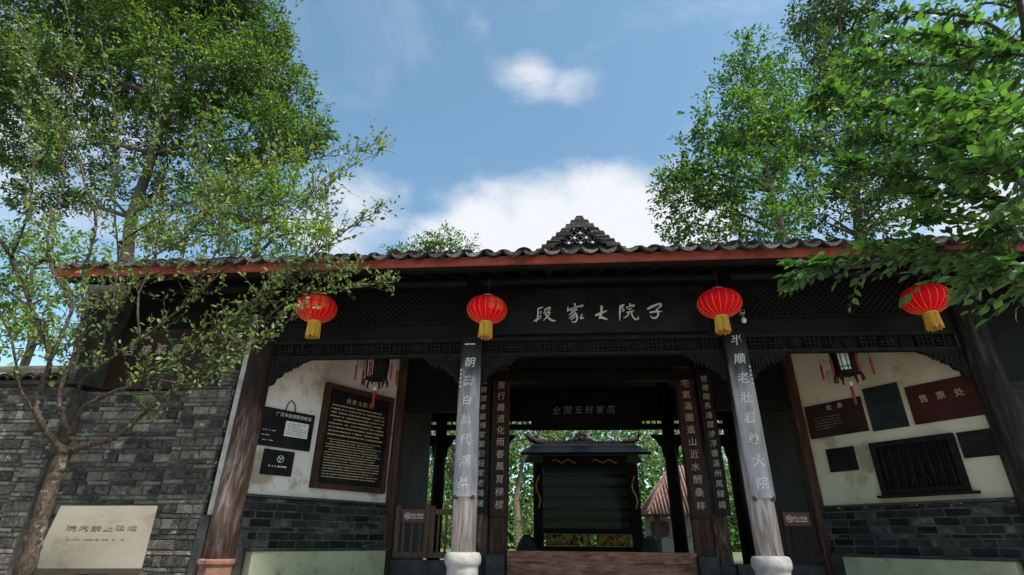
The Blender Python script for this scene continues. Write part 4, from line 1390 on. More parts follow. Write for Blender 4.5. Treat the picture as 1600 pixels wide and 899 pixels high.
# ------------------------------------------------------------------ stone sign in front of the brick wall
ss = thing('stone_sign', 'slanting buff stone sign with engraved characters on brick feet by the wall', 'sign', tuple(px(140, 899, 5.6)))
bl, br_, tr_, tl = px(47, 888, 5.2), px(222, 888, 5.75), px(247, 790, 6.35), px(95, 790, 5.80)
nrm = (br_ - bl).cross(tl - bl).normalized()
if nrm.z < 0:
    nrm = -nrm
MB().prism([bl, br_, tr_, tl], -nrm * .07).build('slab', 'stone_sign', ss, bevel=.008)
ur = ((br_ - bl) + (tr_ - tl)).normalized()
uu = ((tl - bl) + (tr_ - br_)).normalized()
uu = (uu - ur * uu.dot(ur)).normalized()
if ur.cross(uu).dot(nrm) < 0:
    print('sign normal flipped')
def onslab(s, t):
    a = bl.lerp(br_, s)
    b = tl.lerp(tr_, s)
    return a.lerp(b, t)
for i, ch in enumerate('院内禁止吸烟'):
    letter(ch, ss, onslab(.20 + i * .118, .60), ur, uu, .095, 'engraved', lift=.003)
tiny_rows(ss, onslab(.47, .42), ur, uu, .48, .035, 1, 'engraved', 11, 0, hfrac=.5, gapp=.3, lift=.002)
for t in (.18, .78):
    p = onslab(t, .12) - nrm * .07
    for k in range(4):
        MB().obox((p.x, p.y + .1, p.z - .10 - k * .085), ur, (-ur.y, ur.x, 0), ZUP, .26, .24, .078).build('brick', 'stone_red', ss, bevel=.006)

# ------------------------------------------------------------------ boundary wall beyond the hall
bw = thing('boundary_wall', 'grey brick boundary wall with tiled coping behind the small tree', 'wall', (-8.5, 7.4, -.3))
body = MB().box(-16, -7.14, 7.24, 7.6, -.3, 2.74).build('wall_core', 'mortar', bw)
lay(body, (-9.1, 7.23, 0), (1, 0, 0), (0, -1, 0), 1.96, .18, 2.72, seed=21)
MB().box(-16, -6.74, 7.10, 7.75, 2.744, 2.80).build('coping_course', 'brick_dark', bw)
MB().box(-16, -6.74, 7.2, 7.66, 2.804, 2.98).build('coping_core', 'mortar', bw)
cm = arc_tile(.12, .016, .36, R(64), 7, 1, .95, 2).mesh('cover_tile')
cm.materials.append(M['tile'])
for i in range(12):
    W = Matrix.Translation((-6.86 - i * .2, 7.02, 2.86 + random.uniform(-.008, .008))) @ Matrix.Rotation(.42, 4, 'X')
    link('cover_tile', cm, bw, W)
MB().tube([(-16, 7.43, 3.02), (-6.74, 7.43, 3.02)], .1, 10).build('coping_ridge', 'tile', bw, True)

# ------------------------------------------------------------------ glass display screen behind the hall
CX, CY = .71, 14.0
dc = thing('display_screen', 'roofed dark wooden screen with large glass pane and gilt carved panels', 'screen', (CX, CY, 0))
for s in (-1, 1):
    x = CX + s * 1.155
    MB().box(x - .12, x + .12, CY - .12, CY + .12, 0, 2.5).build('post', 'black_wood', dc, bevel=.01)
    pts = [(x + .05 * math.sin(t * 7), CY - .128, 1.45 + t * .75) for t in np.linspace(0, 1, 12)]
    MB().tube(pts, .018, 5).build('scroll_carving', 'gold_carving', dc, True)
    MB().lathe((x + s * .28, CY - .1, 0), [(.2, .0), (.26, .15), (.28, .4), (.24, .6), (.14, .8), (.06, .88)], 14, .5).build('drum_stone', 'dark_stone', dc, True)
MB().box(CX - 1.034, CX + 1.034, CY - .08, CY + .08, .45, .63).build('bottom_rail', 'black_wood', dc)
MB().box(CX - 1.034, CX + 1.034, CY - .08, CY + .08, .90, 1.02).build('middle_rail', 'black_wood', dc)
MB().box(CX - 1.034, CX + 1.034, CY - .09, CY + .09, 2.42, 2.66).build('top_rail', 'black_wood', dc)
MB().box(CX - 1.03, CX + 1.03, CY + .02, CY + .05, 1.021, 2.419).build('back_board', 'board_olive', dc)
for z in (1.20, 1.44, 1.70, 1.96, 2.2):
    MB().box(CX - 1.03, CX + 1.03, CY - .01, CY + .019, z - .035, z + .035).build('reflection_band', 'couplet_dark', dc)  # dark bands added behind the glass to imitate the hall's reflection
MB().box(CX - 1.03, CX + 1.03, CY - .06, CY - .052, 1.021, 2.419).build('glass_pane', 'glass', dc)
for (a, b) in ((-1.0, -.22), (-.1, .07), (.19, 1.0)):
    cp = MB()
    for q in ((a, b, .632, .65), (a, b, .882, .899), (a, a + .02, .651, .881), (b - .02, b, .651, .881)):
        cp.box(CX + q[0], CX + q[1], CY - .03, CY + .0, q[2], q[3])
    cp = cp.build('carved_panel', 'gold_carving', dc)
    MB().box(CX + a, CX + b, CY + .012, CY + .03, .632, .899).build('added_back', 'couplet_dark', cp)  # dark board added to block backlight through the openwork
    mb = MB()
    rr = random.Random(int(a * 10))
    nn = max(6, int((b - a) * 62))
    for i in range(nn * 2):
        cx, cz = CX + rr.uniform(a + .03, b - .03), rr.uniform(.665, .865)
        q0 = rr.uniform(0, 6)
        rad = rr.uniform(.018, .034)
        mb.tube([(cx + rad * math.cos(q0 + t), CY - .03, cz + rad * math.sin(q0 + t)) for t in np.linspace(0, 4.2, 6)], .0115, 4)
    mb.build('gilt_scrollwork', 'gold_carving', cp)
for s in (-1, 1):
    pts = [(CX + s * .5 + t * .6 - .3, CY - .1, 2.535 + .04 * math.sin(t * 12)) for t in np.linspace(0, 1, 12)]
    MB().tube(pts, .018, 5).build('dragon_carving', 'gold_carving', dc, True)
cr = MB()
for s in (-1, 1):
    cr.hexa([(CX - 1.54, CY + s * .75, 2.60), (CX + 1.54, CY + s * .75, 2.60), (CX + 1.25, CY, 2.90), (CX - 1.25, CY, 2.90),
             (CX - 1.54, CY + s * .75, 2.66), (CX + 1.54, CY + s * .75, 2.66), (CX + 1.25, CY, 2.98), (CX - 1.25, CY, 2.98)])
cr = cr.build('roof', 'couplet_dark', dc)
MB().box(CX - 1.2, CX + 1.2, CY - .06, CY + .06, 2.95, 3.03).build('ridge', 'tile', cr)
for s in (-1, 1):
    MB().tube([(CX + s * 1.0, CY, 2.99), (CX + s * 1.2, CY, 3.03), (CX + s * 1.34, CY, 3.1), (CX + s * 1.44, CY, 3.22), (CX + s * 1.37, CY, 3.26)], [.07, .08, .075, .06, .03], 7).build('upturned_ear', 'tile', cr, True)
fin = MB()
for (dx, dz, rr_) in ((0, .10, .11), (-.13, .08, .09), (.13, .08, .09), (0, .22, .08), (-.25, .06, .07), (.25, .06, .07), (-.09, .18, .07), (.1, .18, .07)):
    fin.lathe((CX + dx - .06, CY, 2.99 + dz), [(.01, -rr_), (rr_ * .8, -rr_ * .6), (rr_, 0), (rr_ * .7, rr_ * .65), (.01, rr_)], 8, .6)
fin.build('finial', 'black_wood2', cr, True)

# ------------------------------------------------------------------ red-tiled pavilion in the courtyard
PX_, PY_ = 6.3, 30.0
pv = thing('pavilion', 'small courtyard pavilion with red tiled hip roof', 'pavilion', (PX_, PY_, 0))
ez, rz, hw = 1.95, 4.3, 2.0
pr = MB().hexa([(PX_ - hw, PY_ - hw, ez), (PX_ + hw, PY_ - hw, ez), (PX_ + hw, PY_ + hw, ez), (PX_ - hw, PY_ + hw, ez), (PX_ - .3, PY_ - .2, rz), (PX_ + .3, PY_ - .2, rz), (PX_ + .3, PY_ + .2, rz), (PX_ - .3, PY_ + .2, rz)]).build('roof', 'red_tile', pv)
for i in range(24):
    x = PX_ - hw + (i + .5) * 2 * hw / 24
    t = max(0.0, min(1.0, (hw - abs(x - PX_)) / (hw - .3)))
    y1, z1 = PY_ - hw + t * (hw - .2), ez + t * (rz - ez)
    if t > .05:
        MB().tube([(x, PY_ - hw - .08, ez - .02), (x, y1, z1 + .04)], .062, 6).build('tile_row', 'red_tile', pr, True)
for i in range(24):
    y = PY_ - hw + (i + .5) * 2 * hw / 24
    t = max(0.0, min(1.0, (hw - abs(y - PY_)) / (hw - .2)))
    if t > .05:
        MB().tube([(PX_ - hw - .08, y, ez - .02), (PX_ - hw + t * (hw - .3), y, ez + t * (rz - ez) + .04)], .062, 6).build('tile_row', 'red_tile', pr, True)
for sx in (-1, 1):
    for sy in (-1, 1):
        MB().tube([(PX_ + sx * 1.5, PY_ + sy * 1.5, 0), (PX_ + sx * 1.5, PY_ + sy * 1.5, ez + .1)], .12, 10).build('post', 'brown_wood', pv, True)
MB().box(PX_ - 1.7, PX_ + 1.7, PY_ + 1.2, PY_ + 1.35, 0, 1.9).build('back_wall', 'white_wall', pv)
MB().lathe((PX_ - .95, PY_ + 1.15, 1.35), [(.01, -.4), (.42, -.35), (.5, 0), (.42, .35), (.01, .4)], 20, .2).build('round_carving', 'red_tile', pv, True)
# ------------------------------------------------------------------ vegetation
def unit(v):
    return v / np.maximum(np.linalg.norm(v, axis=-1, keepdims=True), 1e-9)


def leaves_np(cen, direction, nrm, ln, wd, fold=.25, shape='kite'):
    """Leaves as small folded blades: cen = stalk ends (N,3), direction, normal unit vectors, length and width arrays."""
    n = len(cen)
    d = unit(direction)
    nn = unit(nrm - d * (nrm * d).sum(1, keepdims=True))
    s = np.cross(d, nn)
    ln, wd = ln[:, None], wd[:, None]
    if shape == 'kite':
        pts = [cen, cen + d * ln * .45 + s * wd * .5 + nn * wd * fold, cen + d * ln, cen + d * ln * .45 - s * wd * .5 + nn * wd * fold]
        v = np.stack(pts, 1).reshape(-1, 3)
        b = np.arange(n)[:, None] * 4
        f = np.concatenate([b + np.array([[0, 1, 2]]), b + np.array([[0, 2, 3]])], 0)
        return v, f
    rib = lambda t, drop: cen + d * ln * t - nn * ln * drop
    prof = [(.0, .0, 0), (.18, .34, .0), (.42, .5, .01), (.68, .38, .04), (.86, .16, .08), (1.0, 0, .13)]
    pts = []
    for t, w, dr in prof:
        c = rib(t, dr)
        if w == 0:
            pts.append(c)
        else:
            pts += [c + s * wd * w + nn * wd * w * fold, c, c - s * wd * w + nn * wd * w * fold]
    v = np.stack(pts, 1).reshape(-1, 3)
    k = len(pts)
    tri = [(0, 1, 2), (0, 2, 3)]
    for i in range(3):
        a = 1 + 3 * i
        tri += [(a, a + 3, a + 4), (a, a + 4, a + 1), (a + 1, a + 4, a + 5), (a + 1, a + 5, a + 2)]
    e = 10
    tri += [(e, 13, e + 1), (e + 1, 13, e + 2)]
    b = np.arange(n)[:, None] * k
    f = np.concatenate([b + np.array([q]) for q in tri], 0)
    return v, f


def curve_pts(a, b, bend, n, r):
    a, b = np.array(a, float), np.array(b, float)
    d = b - a
    off = np.array([r.uniform(-1, 1), r.uniform(-1, 1), r.uniform(-.3, 1)]) * np.linalg.norm(d) * bend
    return [a + d * t + off * math.sin(math.pi * t) for t in np.linspace(0, 1, n)]


def tree(name, label, base, trunk, lobes, mat, bark='bark_dark', trunk_r=.2, leaf=(.085, .12), puff_r=.42, puffs=10.0, per_puff=70, group=None, seed=1, flat=.62, limb=True, cat='tree', droop=.35, shell=.45):
    """trunk: world points up into the crown; lobes: (centre, radius) of the boughs that make the crown's outline."""
    r = random.Random(seed)
    g = np.random.default_rng(seed)
    t = thing(name, label, cat, tuple(base), group)
    tp = [np.array(base, float)] + [np.array(p, float) for p in trunk]
    wood = MB()
    m = len(tp)
    wood.tube(tp, [trunk_r * (1 - .72 * i / (m - 1)) for i in range(m)], 9)
    P, A = [], []
    for (c, rad) in lobes:
        c = np.array(c, float)
        if limb:
            below = [q for q in tp[1:] if q[2] < c[2] + .3 * rad] or [tp[1]]
            st = min(below, key=lambda q: np.linalg.norm(q - c) + .6 * abs(q[2] - c[2]))
            pts = curve_pts(st, c, .10, 7, r)
            wood.tube(pts, [trunk_r * .34 * (1 - .75 * i / 6) for i in range(7)], 6)
        n = max(4, int(puffs * (rad / 1.0) ** 2))
        for i in range(n):
            q = unit(g.normal(size=3)[None])[0]
            q[2] = q[2] * .95 + .12
            rr = rad * (shell + (1 - shell) * g.random() ** .6)
            p = c + q * rr
            P.append(p)
            A.append(q)
            if i % 4 == 0:
                wood.tube(curve_pts(c + q * rad * .05, p, .12, 4, r), [trunk_r * .10 + .006, trunk_r * .07 + .005, trunk_r * .04 + .004, .003], 4, cap=False)
    P, A = np.array(P), np.array(A)
    wood.build('trunk', bark, t, True)
    n = len(P)
    sc_ = puff_r * g.uniform(.55, 1.25, n)
    cnt = np.maximum(8, (per_puff * (sc_ / puff_r) ** 2)).astype(int)
    sp = np.repeat(np.arange(n), np.maximum(2, cnt // 10))          # leafy sprays within each puff
    so = g.normal(size=(len(sp), 3)) * .5
    so[:, 2] *= flat
    sc0 = P[sp] + so * sc_[sp][:, None]
    sd = unit(so + .7 * A[sp] + g.normal(size=so.shape) * .35 + np.array([0, 0, -.1]))
    k_ = g.integers(6, 16, len(sp))
    idx = np.repeat(np.arange(len(sp)), k_)
    along = g.uniform(0, 1, len(idx))[:, None]
    off = g.normal(size=(len(idx), 3))
    ctr = sc0[idx] + sd[idx] * along * leaf[1] * 1.7 + off * leaf[1] * .22
    d = unit(off * .75 + sd[idx] * .9 + np.array([0, 0, -droop]))
    nr = unit(np.array([0, 0, 1.0]) + .35 * sd[idx] + g.normal(size=off.shape) * .45)
    ln = leaf[0] * .75 + (leaf[1] * 1.05 - leaf[0] * .75) * g.random(len(idx))
    v, f = leaves_np(ctr, d, nr, ln, ln * g.uniform(.42, .55, len(idx)))
    o = link('crown', np_mesh('crown', v, f, mat), t)
    o['kind'] = 'stuff'
    return t


def L3(x, y, Y, rp):
    """Lobe from a photo position at depth Y with a radius given in photo pixels."""
    p = pxn(x, y, Y)
    dep = (p - np.array(EYE)) @ np.array(_fw)
    return (p, rp * dep / FPX)


def jl(lobes, Y, dy, seed):
    r = random.Random(seed)
    return [L3(x, y, Y + r.uniform(-dy, dy), rp) for x, y, rp in lobes]


def at_ground(x, y, Y, z=0.0):
    p = pxn(x, y, Y)
    return np.array([p[0], Y, z])


# camphor tree over the left part of the roof
tree('camphor_tree', 'tall spreading camphor tree with dark green crown behind the roof, over the small tree', at_ground(190, 430, 16),
     [pxn(196, 420, 16), pxn(205, 340, 16), pxn(240, 240, 16), pxn(265, 160, 16.3), pxn(270, 80, 16.6), pxn(260, 10, 17)],
     jl([(60, 40, 70), (150, 20, 75), (250, 30, 80), (340, 10, 60), (380, 55, 55), (415, 100, 38), (290, 110, 70), (200, 110, 70), (100, 120, 70), (20, 120, 60), (30, 220, 55),
         (370, 150, 60), (440, 160, 52), (465, 205, 42), (480, 225, 28), (390, 215, 55), (300, 210, 55), (215, 215, 45), (120, 230, 50), (250, 295, 40), (170, 300, 32), (330, 280, 40), (70, 300, 36), (420, 40, 20), (350, -30, 60), (60, -40, 80), (200, -40, 80)], 16.2, 1.5, 3),
     'leaf_camphor', trunk_r=.26, puffs=13, per_puff=185, puff_r=.60, leaf=(.13, .21), shell=.55, seed=3, group='trees rising behind the roof')
tree('light_camphor_tree', 'lighter green rounded tree low behind the roof, beside the small tree\'s long twigs', at_ground(400, 430, 14),
     [pxn(400, 400, 14), pxn(405, 350, 14), pxn(410, 300, 14)],
     jl([(430, 285, 40), (455, 325, 42), (395, 320, 50), (345, 340, 48), (300, 365, 40), (255, 350, 36), (460, 365, 36), (410, 370, 42), (490, 345, 16), (435, 262, 22), (230, 380, 30)], 14, .9, 5),
     'leaf_light', trunk_r=.16, puffs=15, per_puff=120, puff_r=.46, leaf=(.11, .17), shell=.6, seed=5, group='trees rising behind the roof')
tree('low_tree', 'pale green tree beyond the gable, above the boundary wall coping', at_ground(50, 560, 13),
     [pxn(50, 540, 13), pxn(45, 480, 13), pxn(50, 420, 13)],
     jl([(30, 410, 42), (85, 420, 36), (20, 480, 42), (80, 500, 36), (40, 545, 40), (110, 540, 26), (100, 460, 26), (-30, 450, 50), (125, 395, 20), (-20, 380, 40), (90, 380, 26)], 13, .8, 6),
     'leaf_light', trunk_r=.13, puffs=13, per_puff=100, puff_r=.46, leaf=(.12, .18), seed=6, group='trees rising behind the roof')
tree('slender_tree', 'slender pointed green tree behind the roof, nearest to the open sky', at_ground(1228, 400, 15),
     [pxn(1225, 370, 15), pxn(1205, 300, 15), pxn(1185, 220, 15), pxn(1176, 140, 15), pxn(1174, 90, 15)],
     jl([(1175, 95, 26), (1160, 135, 32), (1195, 140, 28), (1135, 190, 38), (1185, 195, 40), (1105, 245, 38), (1155, 255, 42), (1078, 262, 26), (1075, 320, 28), (1120, 315, 38), (1175, 310, 40), (1090, 365, 28), (1140, 365, 30), (1215, 250, 35), (1205, 350, 30), (1215, 100, 22), (1060, 290, 20), (1055, 345, 18), (1230, 180, 30), (1240, 300, 34), (1160, 220, 36), (1110, 280, 36)], 15, .8, 7),
     'leaf_mid', trunk_r=.14, puffs=19, per_puff=120, puff_r=.46, leaf=(.12, .19), shell=.5, seed=7, group='trees rising behind the roof')
tree('dark_tree', 'tall dark loose tree behind the roof, between the slender tree and the broad leaves', at_ground(1345, 400, 18),
     [pxn(1342, 370, 18), pxn(1335, 280, 18), pxn(1325, 180, 18), pxn(1315, 80, 18), pxn(1310, 0, 18)],
     jl([(1265, 20, 30), (1300, 50, 50), (1270, 80, 34), (1330, 110, 55), (1275, 140, 44), (1250, 200, 44), (1320, 200, 58), (1260, 270, 48), (1340, 275, 50), (1400, 230, 60), (1400, 310, 40), (1290, 335, 34), (1360, 340, 28), (1440, 120, 60), (1440, 330, 30), (1330, -20, 60), (1250, 330, 26), (1500, 250, 60), (1540, 120, 60)], 18, 1.2, 8),
     'leaf_dark', trunk_r=.2, puffs=13, per_puff=105, puff_r=.55, leaf=(.15, .23), seed=8, group='trees rising behind the roof')
tree('small_feathery_tree', 'small bright green treetop just showing above the tiles in open sky', at_ground(690, 420, 17),
     [pxn(690, 400, 17), pxn(688, 382, 17)],
     jl([(670, 376, 13), (692, 374, 13), (712, 380, 11), (650, 381, 9), (732, 384, 9), (680, 390, 16), (715, 395, 14), (622, 387, 6)], 17, .5, 9),
     'leaf_mid', trunk_r=.1, puffs=60, per_puff=60, puff_r=.28, leaf=(.10, .15), seed=9, group='trees rising behind the roof', flat=.3)

# courtyard trees seen through the doors
ct = [('courtyard tree with a leaning pale trunk beside the display screen', 806, 25, [(812, 860), (806, 780), (818, 715), (845, 680)], [(800, 690, 26), (850, 660, 34), (790, 650, 26), (880, 690, 22), (760, 680, 30)]),
      ('courtyard tree with straight trunk behind the display screen finial', 872, 36, [(873, 800), (872, 720), (874, 660), (875, 610)], [(870, 640, 30), (910, 660, 28), (850, 690, 26), (900, 700, 26), (940, 650, 32), (870, 600, 30)]),
      ('courtyard tree rising between display screen and pavilion roof', 968, 34, [(968, 780), (965, 720), (960, 660)], [(950, 690, 26), (985, 670, 30), (1010, 700, 26), (1000, 640, 30), (1020, 735, 22), (1035, 690, 24)]),
      ('courtyard tree beyond the pavilion, by the dark back post', 1120, 40, [(1085, 760), (1080, 700), (1075, 650)], [(1060, 690, 34), (1100, 720, 36), (1050, 740, 24), (1090, 660, 36), (1085, 780, 30), (1130, 760, 34)]),
      ('courtyard tree seen over the picket gate leaf with the sign', 650, 24, [(655, 800), (652, 720), (650, 660)], [(640, 700, 30), (665, 680, 26), (660, 740, 28), (630, 740, 30), (650, 650, 30)]),
      ('courtyard tree seen over the plain picket gate leaf', 712, 28, [(712, 820), (708, 740), (704, 670)], [(705, 680, 26), (720, 720, 28), (695, 740, 22), (735, 690, 30), (740, 740, 30), (715, 640, 30)])]
for i, (lab, bx, Y, tr, lb) in enumerate(ct):
    b = at_ground(bx, 850, Y)
    tree('courtyard_tree', lab, b, [pxn(x, y, Y) for x, y in tr], jl(lb, Y, 1.2, 20 + i), 'leaf_court', bark='bark', trunk_r=.22, puffs=8, per_puff=130, puff_r=.7, leaf=(.15, .24), seed=30 + i, group='courtyard trees behind the hall')
for i, (lab, x, y, Y, rp) in enumerate((('round green shrub beside the display screen near the leaning trunk', 822, 805, 22, 26), ('green shrub behind the picket gate leaf with the sign', 655, 815, 18, 30), ('green shrub behind the plain picket gate leaf', 715, 815, 19, 30),
                                        ('green shrub between pavilion and the dark back post', 1092, 830, 26, 26))):
    tree('courtyard_shrub', lab, at_ground(x, 850, Y), [pxn(x, y + 10, Y)], [L3(x, y, Y, rp), L3(x - rp * .6, y + 10, Y, rp * .7), L3(x + rp * .6, y + 8, Y, rp * .7), L3(x, y + 28, Y, rp), L3(x + 8, y - rp * .8, Y, rp * .6)],
         'leaf_court', trunk_r=.08, puffs=22, per_puff=60, puff_r=.3, leaf=(.07, .11), seed=50 + i, group='courtyard shrubs', cat='shrub')
# far wood closing the courtyard
g = np.random.default_rng(77)
N_ = 52000
fw_x = g.uniform(-34, 44, N_)
fw_y = 58 + g.normal(size=N_) * 2.5
fw_z = np.abs(g.normal(size=N_)) * 6.0 + g.uniform(0, 3, N_)
low = g.random(N_) < .28
fw_z = np.where(low, g.uniform(0, 2.6, N_), fw_z)
fw_x = np.where(low, g.uniform(-16, 22, N_), fw_x)
v, f = leaves_np(np.stack([fw_x, fw_y, fw_z], 1), unit(g.normal(size=(N_, 3))), unit(g.normal(size=(N_, 3)) * .6 + np.array([0, -.3, 1])), g.uniform(.4, .8, N_), g.uniform(.25, .45, N_))
tag(link('treeline', np_mesh('treeline', v, f, 'leaf_mid')), 'green wood closing the courtyard far behind the hall', 'wood', kind='stuff')

# ---- small tree in front of the wall
nt = thing('small_tree', 'small bare-limbed tree with fine pale leaves in front of the brick wall', 'tree', tuple(at_ground(18, 930, 4.3, -.3)))
wood = MB()
twig_src = []                                               # (point, direction) seeds for leafy twigs
def limb(path, r0, r1, n=5, dense=1.0, start=.25):
    """path: (x, y, Y) photo positions with their depth."""
    P = [pxn(x, y, Y) for x, y, Y in path]
    Q = []
    for i in range(len(P) - 1):
        p0, p1, p2, p3 = P[max(i - 1, 0)], P[i], P[i + 1], P[min(i + 2, len(P) - 1)]
        for s in range(n):
            t = s / n
            Q.append(.5 * ((2 * p1) + (p2 - p0) * t + (2 * p0 - 5 * p1 + 4 * p2 - p3) * t * t + (3 * p1 - p0 - 3 * p2 + p3) * t ** 3))
    Q.append(P[-1])
    m = len(Q)
    jit = random.Random(int(path[-1][0] * 13 + path[-1][1]))
    Q = [q + np.array([jit.uniform(-1, 1), jit.uniform(-1, 1), jit.uniform(-1, 1)]) * .006 for q in Q]
    r0 = r0 if r0 > .06 else r0 * .64
    wood.tube(Q, [(r0 + (r1 - r0) * (i / (m - 1)) ** .8) * (1 + jit.uniform(-.09, .11)) for i in range(m)], 12 if r0 > .06 and len(path) < 7 else (7 if r0 > .02 else 5))
    for i in range(m):
        if i / (m - 1) >= start:
            twig_src.append((Q[i], unit((Q[min(i + 1, m - 1)] - Q[max(i - 1, 0)])[None])[0], dense, i / (m - 1)))
    return Q


limb([(8, 960, 4.25), (40, 890, 4.25), (62, 815, 4.25), (85, 745, 4.28), (101, 706, 4.3)], .070, .052, n=9, start=9)
limb([(101, 706, 4.3), (84, 690, 4.25), (64, 662, 4.15), (56, 632, 4.1), (66, 598, 4.05), (78, 565, 4.0), (62, 515, 3.9), (40, 455, 3.8), (15, 400, 3.7), (-10, 360, 3.6)], .048, .012, start=.55)
limb([(78, 565, 4.0), (98, 520, 4.0), (112, 470, 4.05), (80, 420, 4.1), (76, 360, 4.15), (100, 280, 4.2), (88, 200, 4.2), (60, 120, 4.2), (30, 50, 4.2)], .03, .006, start=.2)
limb([(101, 706, 4.3), (112, 688, 4.35), (98, 650, 4.4), (94, 610, 4.4), (112, 560, 4.45), (128, 500, 4.5), (130, 430, 4.5), (150, 350, 4.5), (128, 270, 4.5), (112, 180, 4.4), (118, 90, 4.4), (100, 0, 4.3)], .04, .006, start=.3)
limb([(101, 706, 4.3), (140, 695, 4.3), (178, 684, 4.3), (215, 655, 4.35), (262, 618, 4.4), (320, 582, 4.4), (365, 545, 4.4), (410, 505, 4.4), (450, 470, 4.45), (500, 452, 4.5), (560, 446, 4.55), (615, 440, 4.6)], .042, .004, dense=1.2)
limb([(112, 680, 4.3), (128, 640, 4.2), (175, 615, 4.15), (235, 590, 4.1), (300, 545, 4.1), (350, 505, 4.1), (420, 455, 4.1), (470, 415, 4.1), (520, 375, 4.1), (556, 350, 4.1), (592, 328, 4.1)], .034, .003, dense=1.1)
limb([(118, 660, 4.3), (122, 610, 4.2), (150, 575, 4.1), (220, 530, 4.0), (280, 485, 4.0), (330, 440, 4.0), (375, 400, 4.0), (430, 360, 4.0)], .03, .005)
limb([(150, 575, 4.1), (165, 520, 4.1), (180, 450, 4.1), (184, 380, 4.1), (178, 300, 4.0), (186, 230, 4.0), (176, 150, 4.0), (160, 70, 4.0)], .022, .004, start=.1)
limb([(280, 485, 4.0), (320, 425, 3.95), (345, 370, 3.9), (330, 310, 3.9), (310, 230, 3.9), (330, 150, 3.9)], .016, .003, start=.1)
limb([(220, 530, 4.0), (215, 470, 3.95), (240, 400, 3.9), (250, 320, 3.9), (232, 240, 3.85), (250, 170, 3.85), (240, 90, 3.8)], .018, .003, start=.15)
limb([(300, 545, 4.1), (330, 540, 4.2), (390, 490, 4.2), (440, 440, 4.2), (470, 425, 4.2), (530, 425, 4.2), (575, 418, 4.2)], .016, .003, dense=1.2, start=.2)
limb([(184, 380, 4.1), (250, 340, 4.1), (330, 300, 4.1), (390, 260, 4.1), (440, 255, 4.1), (500, 246, 4.1), (545, 240, 4.1), (592, 222, 4.1)], .016, .0025, dense=.9, start=.15)
limb([(430, 360, 4.0), (470, 320, 4.0), (508, 290, 4.0), (545, 262, 4.0), (590, 240, 4.0)], .008, .002, start=.1)
limb([(20, 400, 3.7), (45, 330, 3.6), (50, 240, 3.6), (35, 150, 3.5), (45, 60, 3.5)], .016, .004, start=.1)
limb([(64, 662, 4.15), (30, 600, 4.0), (20, 540, 3.9), (-5, 480, 3.8)], .02, .008, start=.3)
limb([(235, 590, 4.1), (300, 600, 4.0), (350, 570, 4.0), (420, 520, 4.0), (480, 480, 4.0)], .012, .003, start=.2)
limb([(128, 500, 4.5), (190, 455, 4.4), (260, 420, 4.4), (330, 385, 4.4), (410, 335, 4.3)], .014, .003, start=.1)
limb([(240, 400, 3.9), (290, 370, 3.9), (330, 325, 3.9), (400, 270, 3.9), (435, 225, 3.9)], .011, .003, start=.1)
limb([(508, 400, 4.1), (512, 345, 4.1), (510, 300, 4.1)], .006, .002, start=.1, dense=.6)

g = np.random.default_rng(5)
LC, LD, LN = [], [], []
for (p, d, dense, s) in twig_src:
    k = g.poisson(3.4 * dense * (1.1 - .25 * s))
    for _ in range(k):
        a = unit((d * .7 + g.normal(size=3) * .75 + np.array([0, -.1, .35]))[None])[0]
        ln = g.uniform(.09, .34) * (1.1 - .45 * s)
        q = p + g.normal(size=3) * .02
        e = q + a * ln + np.array([0, 0, .1 * ln])
        if g.random() < .8:
            wood.tube([q, (q + e) / 2 + g.normal(size=3) * .01, e], [.0035, .0028, .0014], 3, cap=False)
        nl = int(ln / .026) + 2
        for t in np.linspace(.2, 1, nl):
            c = q + (e - q) * t
            LC.append(c + g.normal(size=3) * .006)
            LD.append(unit((a * .6 + g.normal(size=3) * .7 + np.array([0, 0, .25]))[None])[0])
            LN.append(unit((np.array([0, -.1, .9]) + g.normal(size=3) * .6)[None])[0])
LC, LD, LN = np.array(LC), np.array(LD), np.array(LN)
# open the crown up a little where the sky shows through
keep = g.random(len(LC)) < .52
LC, LD, LN = LC[keep], LD[keep], LN[keep]
ln = g.uniform(.034, .060, len(LC))
wd = ln * g.uniform(.42, .55, len(LC))
wood.build('trunk', 'bark_near', nt, True)


